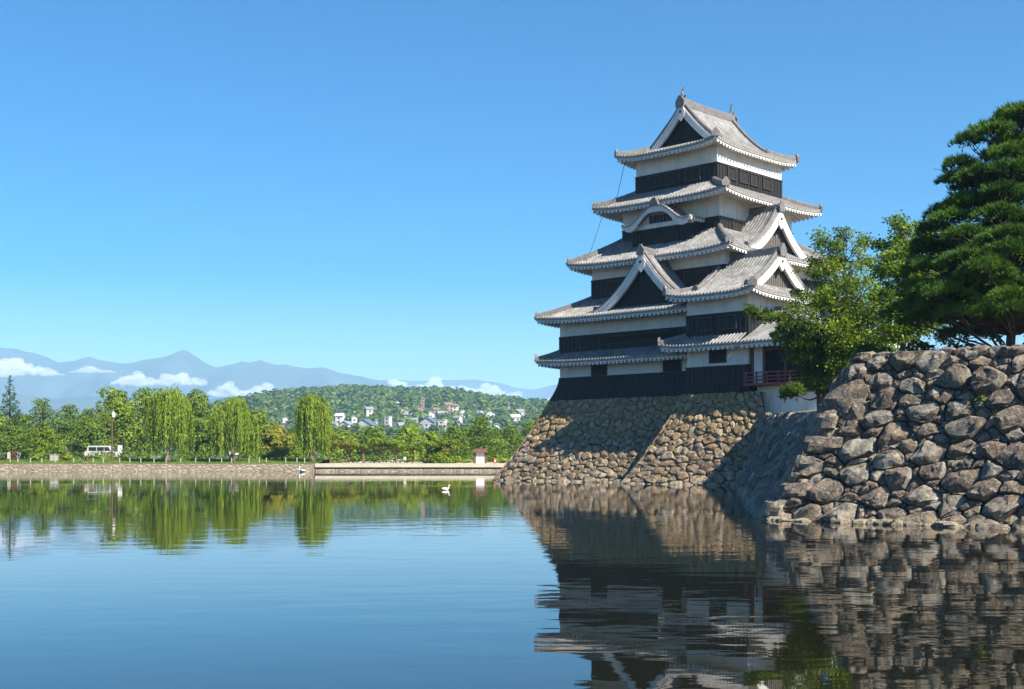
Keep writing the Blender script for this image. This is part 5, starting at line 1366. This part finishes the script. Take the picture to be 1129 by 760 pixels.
# roofed notice board
p0 = gp_(529.5, 161); nb = thing('notice_board', 'white notice board between brown posts under a small dark roof', 'notice board', tuple(p0))
m_ = MB(); m_.box((-0.55,-0.05,0.1),(0.55,0.05,1.45)); m_.build('panel', M['white'], nb)
for s_ in (-1,1): m_ = MB(); m_.box((s_*0.72-0.12,-0.12,-0.05),(s_*0.72+0.12,0.12,1.5)); m_.build('post', M['brown_wood'], nb)
m_ = MB(); a, b = 1.0, 0.5; m_.add([(-a,-b,1.52),(a,-b,1.52),(a*0.8,0,1.95),(-a*0.8,0,1.95),(-a,b,1.52),(a,b,1.52),(-a,-b,1.42),(a,-b,1.42),(-a,b,1.42),(a,b,1.42)], [(0,1,2,3),(3,2,5,4),(6,7,1,0),(4,5,9,8),(7,6,8,9),(1,7,9,5,2),(6,0,3,4,8)]); m_.build('roof', M['brown_wood'], nb)
# traffic cone
p0 = at(545.5, 511.3, 156.6); p0.z = 1.02; cn = thing('traffic_cone', 'orange and white cone at the end of the bank beside the stone foundation', 'traffic cone', tuple(p0))
m_ = MB(); lathe(m_, (0,0,0.04), [(0.17,0),(0.13,0.2),(0.09,0.42),(0.04,0.66)]); c_ = m_.build('cone', M['orange'], cn); m_ = MB(); m_.box((-0.22,-0.22,0),(0.22,0.22,0.038)); m_.build('base', M['orange'], cn); m_ = MB(); lathe(m_, (0,0,0.26), [(0.133,0),(0.102,0.16)]); m_.build('band', M['white'], c_)
# bollards along the lawn's edge
fp = None
for k in range(26):
    u = -6 + k*13.8 + rnd.uniform(-4.5,4.5); Y = 158.2 + rnd.uniform(-0.2,0.3)
    if fp is None:
        fp = thing('bollard', 'short pale post standing along the lawn edge across the water', 'bollard', tuple(gp_(u,Y)), 0, 'pale posts along the lawn edge')
        m_ = MB(); lathe(m_, (0,0,-0.05), [(0.075,0),(0.07,0.62)], 8); m_.build('shaft', M['post'], fp); m_ = MB(); lathe(m_, (0,0,0.572), [(0.095,0),(0.095,0.06),(0.05,0.1)], 8); m_.build('cap', M['post'], fp)
    else: dup(fp, gp_(u,Y))
# walking person
def skin_body(name, joints, edges, mat, parent, lv=2):
    me = bpy.data.meshes.new(name); me.from_pydata([j[:3] for j in joints], edges, []); me.materials.append(mat)
    o = bpy.data.objects.new(name, me); COL.objects.link(o); o.parent = parent
    md = o.modifiers.new('skin', 'SKIN'); md.use_smooth_shade = True
    sv = me.skin_vertices[0].data if me.skin_vertices else None
    if sv is None:
        bpy.context.view_layer.update(); sv = o.data.skin_vertices[0].data if o.data.skin_vertices else None
    if sv is not None:
        for i, j in enumerate(joints): sv[i].radius = (j[3], j[3] if len(j) < 5 else j[4])
        sv[0].use_root = True
    sd_ = o.modifiers.new('subd', 'SUBSURF'); sd_.levels = lv; sd_.render_levels = lv; return o
p0 = gp_(94.2, 157.6); pe = thing('person', 'person in white shirt walking along the lawn edge', 'person', (p0.x, p0.y, p0.z+0.03), R(12))
J = [(0,0,0.93,0.125),(0.01,0,1.12,0.115),(0.02,0,1.32,0.135),(0.025,0,1.46,0.055),(0.035,0,1.52,0.055),(0.04,0,1.60,0.085),(0.05,0,1.70,0.075),
     (0.01,-0.10,0.88,0.085),(0.17,-0.11,0.52,0.058),(0.12,-0.11,0.10,0.04),(0.30,-0.11,0.05,0.035),
     (-0.01,0.10,0.88,0.085),(0.02,0.11,0.50,0.058),(-0.26,0.11,0.17,0.04),(-0.17,0.11,0.05,0.035),
     (0.02,-0.19,1.38,0.055),(-0.10,-0.25,1.12,0.042),(-0.02,-0.25,0.88,0.033),(0.02,-0.25,0.79,0.036),
     (0.02,0.19,1.38,0.055),(0.10,0.25,1.12,0.042),(0.26,0.24,0.94,0.033),(0.32,0.24,0.87,0.036)]
E_ = [(0,1),(1,2),(2,3),(3,4),(4,5),(5,6),(0,7),(7,8),(8,9),(9,10),(0,11),(11,12),(12,13),(13,14),(2,15),(15,16),(16,17),(17,18),(2,19),(19,20),(20,21),(21,22)]
skin_body('body', J, E_, M['skin'], pe)
JS = [(0,0,0.92,0.155),(0.01,0,1.14,0.14),(0.02,0,1.36,0.155),(0.025,0,1.45,0.075),(0.02,-0.20,1.38,0.075),(-0.06,-0.245,1.20,0.062),(0.02,0.20,1.38,0.075),(0.07,0.245,1.20,0.062)]
skin_body('shirt', JS, [(0,1),(1,2),(2,3),(2,4),(4,5),(2,6),(6,7)], M['white'], pe)
JT = [(0,0,0.94,0.148),(0.01,-0.10,0.86,0.105),(0.17,-0.11,0.52,0.078),(0.125,-0.11,0.13,0.06),(-0.01,0.10,0.86,0.105),(0.02,0.11,0.50,0.078),(-0.245,0.11,0.20,0.06)]
skin_body('trousers', JT, [(0,1),(1,2),(2,3),(0,4),(4,5),(5,6)], M['navy_cloth'], pe)
m_ = MB(); boulder(m_, (0.03,0,1.685), Vector((0.10,0,0)), Vector((0,0.095,0)), Vector((0,0,0.085)), 3, 0.02, 12, 8); m_.build('hair', M['hair'], pe, smooth=True)
m_ = MB(); boulder(m_, (-0.16,0,1.22), Vector((0.09,0,0)), Vector((0,0.14,0)), Vector((0,0,0.2)), 4, 0.03, 12, 8); tag(m_.build('backpack', M['red_cloth'], smooth=True), 'red backpack worn by the walking person', 'backpack')
bpk = bpy.data.objects['backpack']; bpk.location = pe.location; bpk.rotation_euler = pe.rotation_euler
# swans
def swan(label, p, rz, sc):
    r_ = thing('swan', label, 'swan', tuple(p), rz, 'white birds on the water'); r_.scale = (sc,)*3
    J = [(0,0,0.12,0.19,0.17),(0.26,0,0.12,0.16),(0.42,0,0.20,0.075),(0.50,0,0.34,0.055),(0.46,0,0.50,0.045),(0.48,0,0.62,0.045),(0.57,0,0.66,0.055),(0.66,0,0.64,0.035),(-0.26,0,0.16,0.14),(-0.48,0,0.25,0.05)]
    skin_body('body', J, [(0,1),(1,2),(2,3),(3,4),(4,5),(5,6),(6,7),(0,8),(8,9)], M['feather'], r_)
    for s_ in (-1,1): m_ = MB(); boulder(m_, (-0.08,s_*0.15,0.22), Vector((0.34,0,0.04)), Vector((0,0.06,0)), Vector((-0.03,0,0.12)), 7+s_, 0.05, 12, 8); m_.build('wing', M['feather'], r_, smooth=True)
    m_ = MB(); m_.tube([(0.66,0,0.64),(0.72,0,0.63),(0.79,0,0.61)], [0.032,0.025,0.012], 8); m_.build('beak', M['beak'], r_)
p0 = at(491, 540.6, 77); p0.z = 0.0; swan('small white swan alone on open water, away from the bank', p0, 0.4, 0.48)
p0 = at(333, 521, 151); p0.z = 0.0; swan('white swan floating close under the far bank wall', p0, 2.4, 1.0)

# ------------------------------------------------------------------ air
hz = MB(); hz.box((-9500,-9500,-2.5),(9500,9600,HAZE_TOP))
m = bpy.data.materials.new('haze_air'); m.use_nodes = True; nt = m.node_tree; nt.nodes.clear()
pv = N(nt, 'ShaderNodeVolumePrincipled'); pv.inputs['Color'].default_value = HAZE_COL; pv.inputs['Density'].default_value = HAZE_D; pv.inputs['Anisotropy'].default_value = 0.0
ou = N(nt, 'ShaderNodeOutputMaterial'); nt.links.new(pv.outputs[0], ou.inputs['Volume'])
tag(hz.build('haze', m), None, None, kind='stuff')
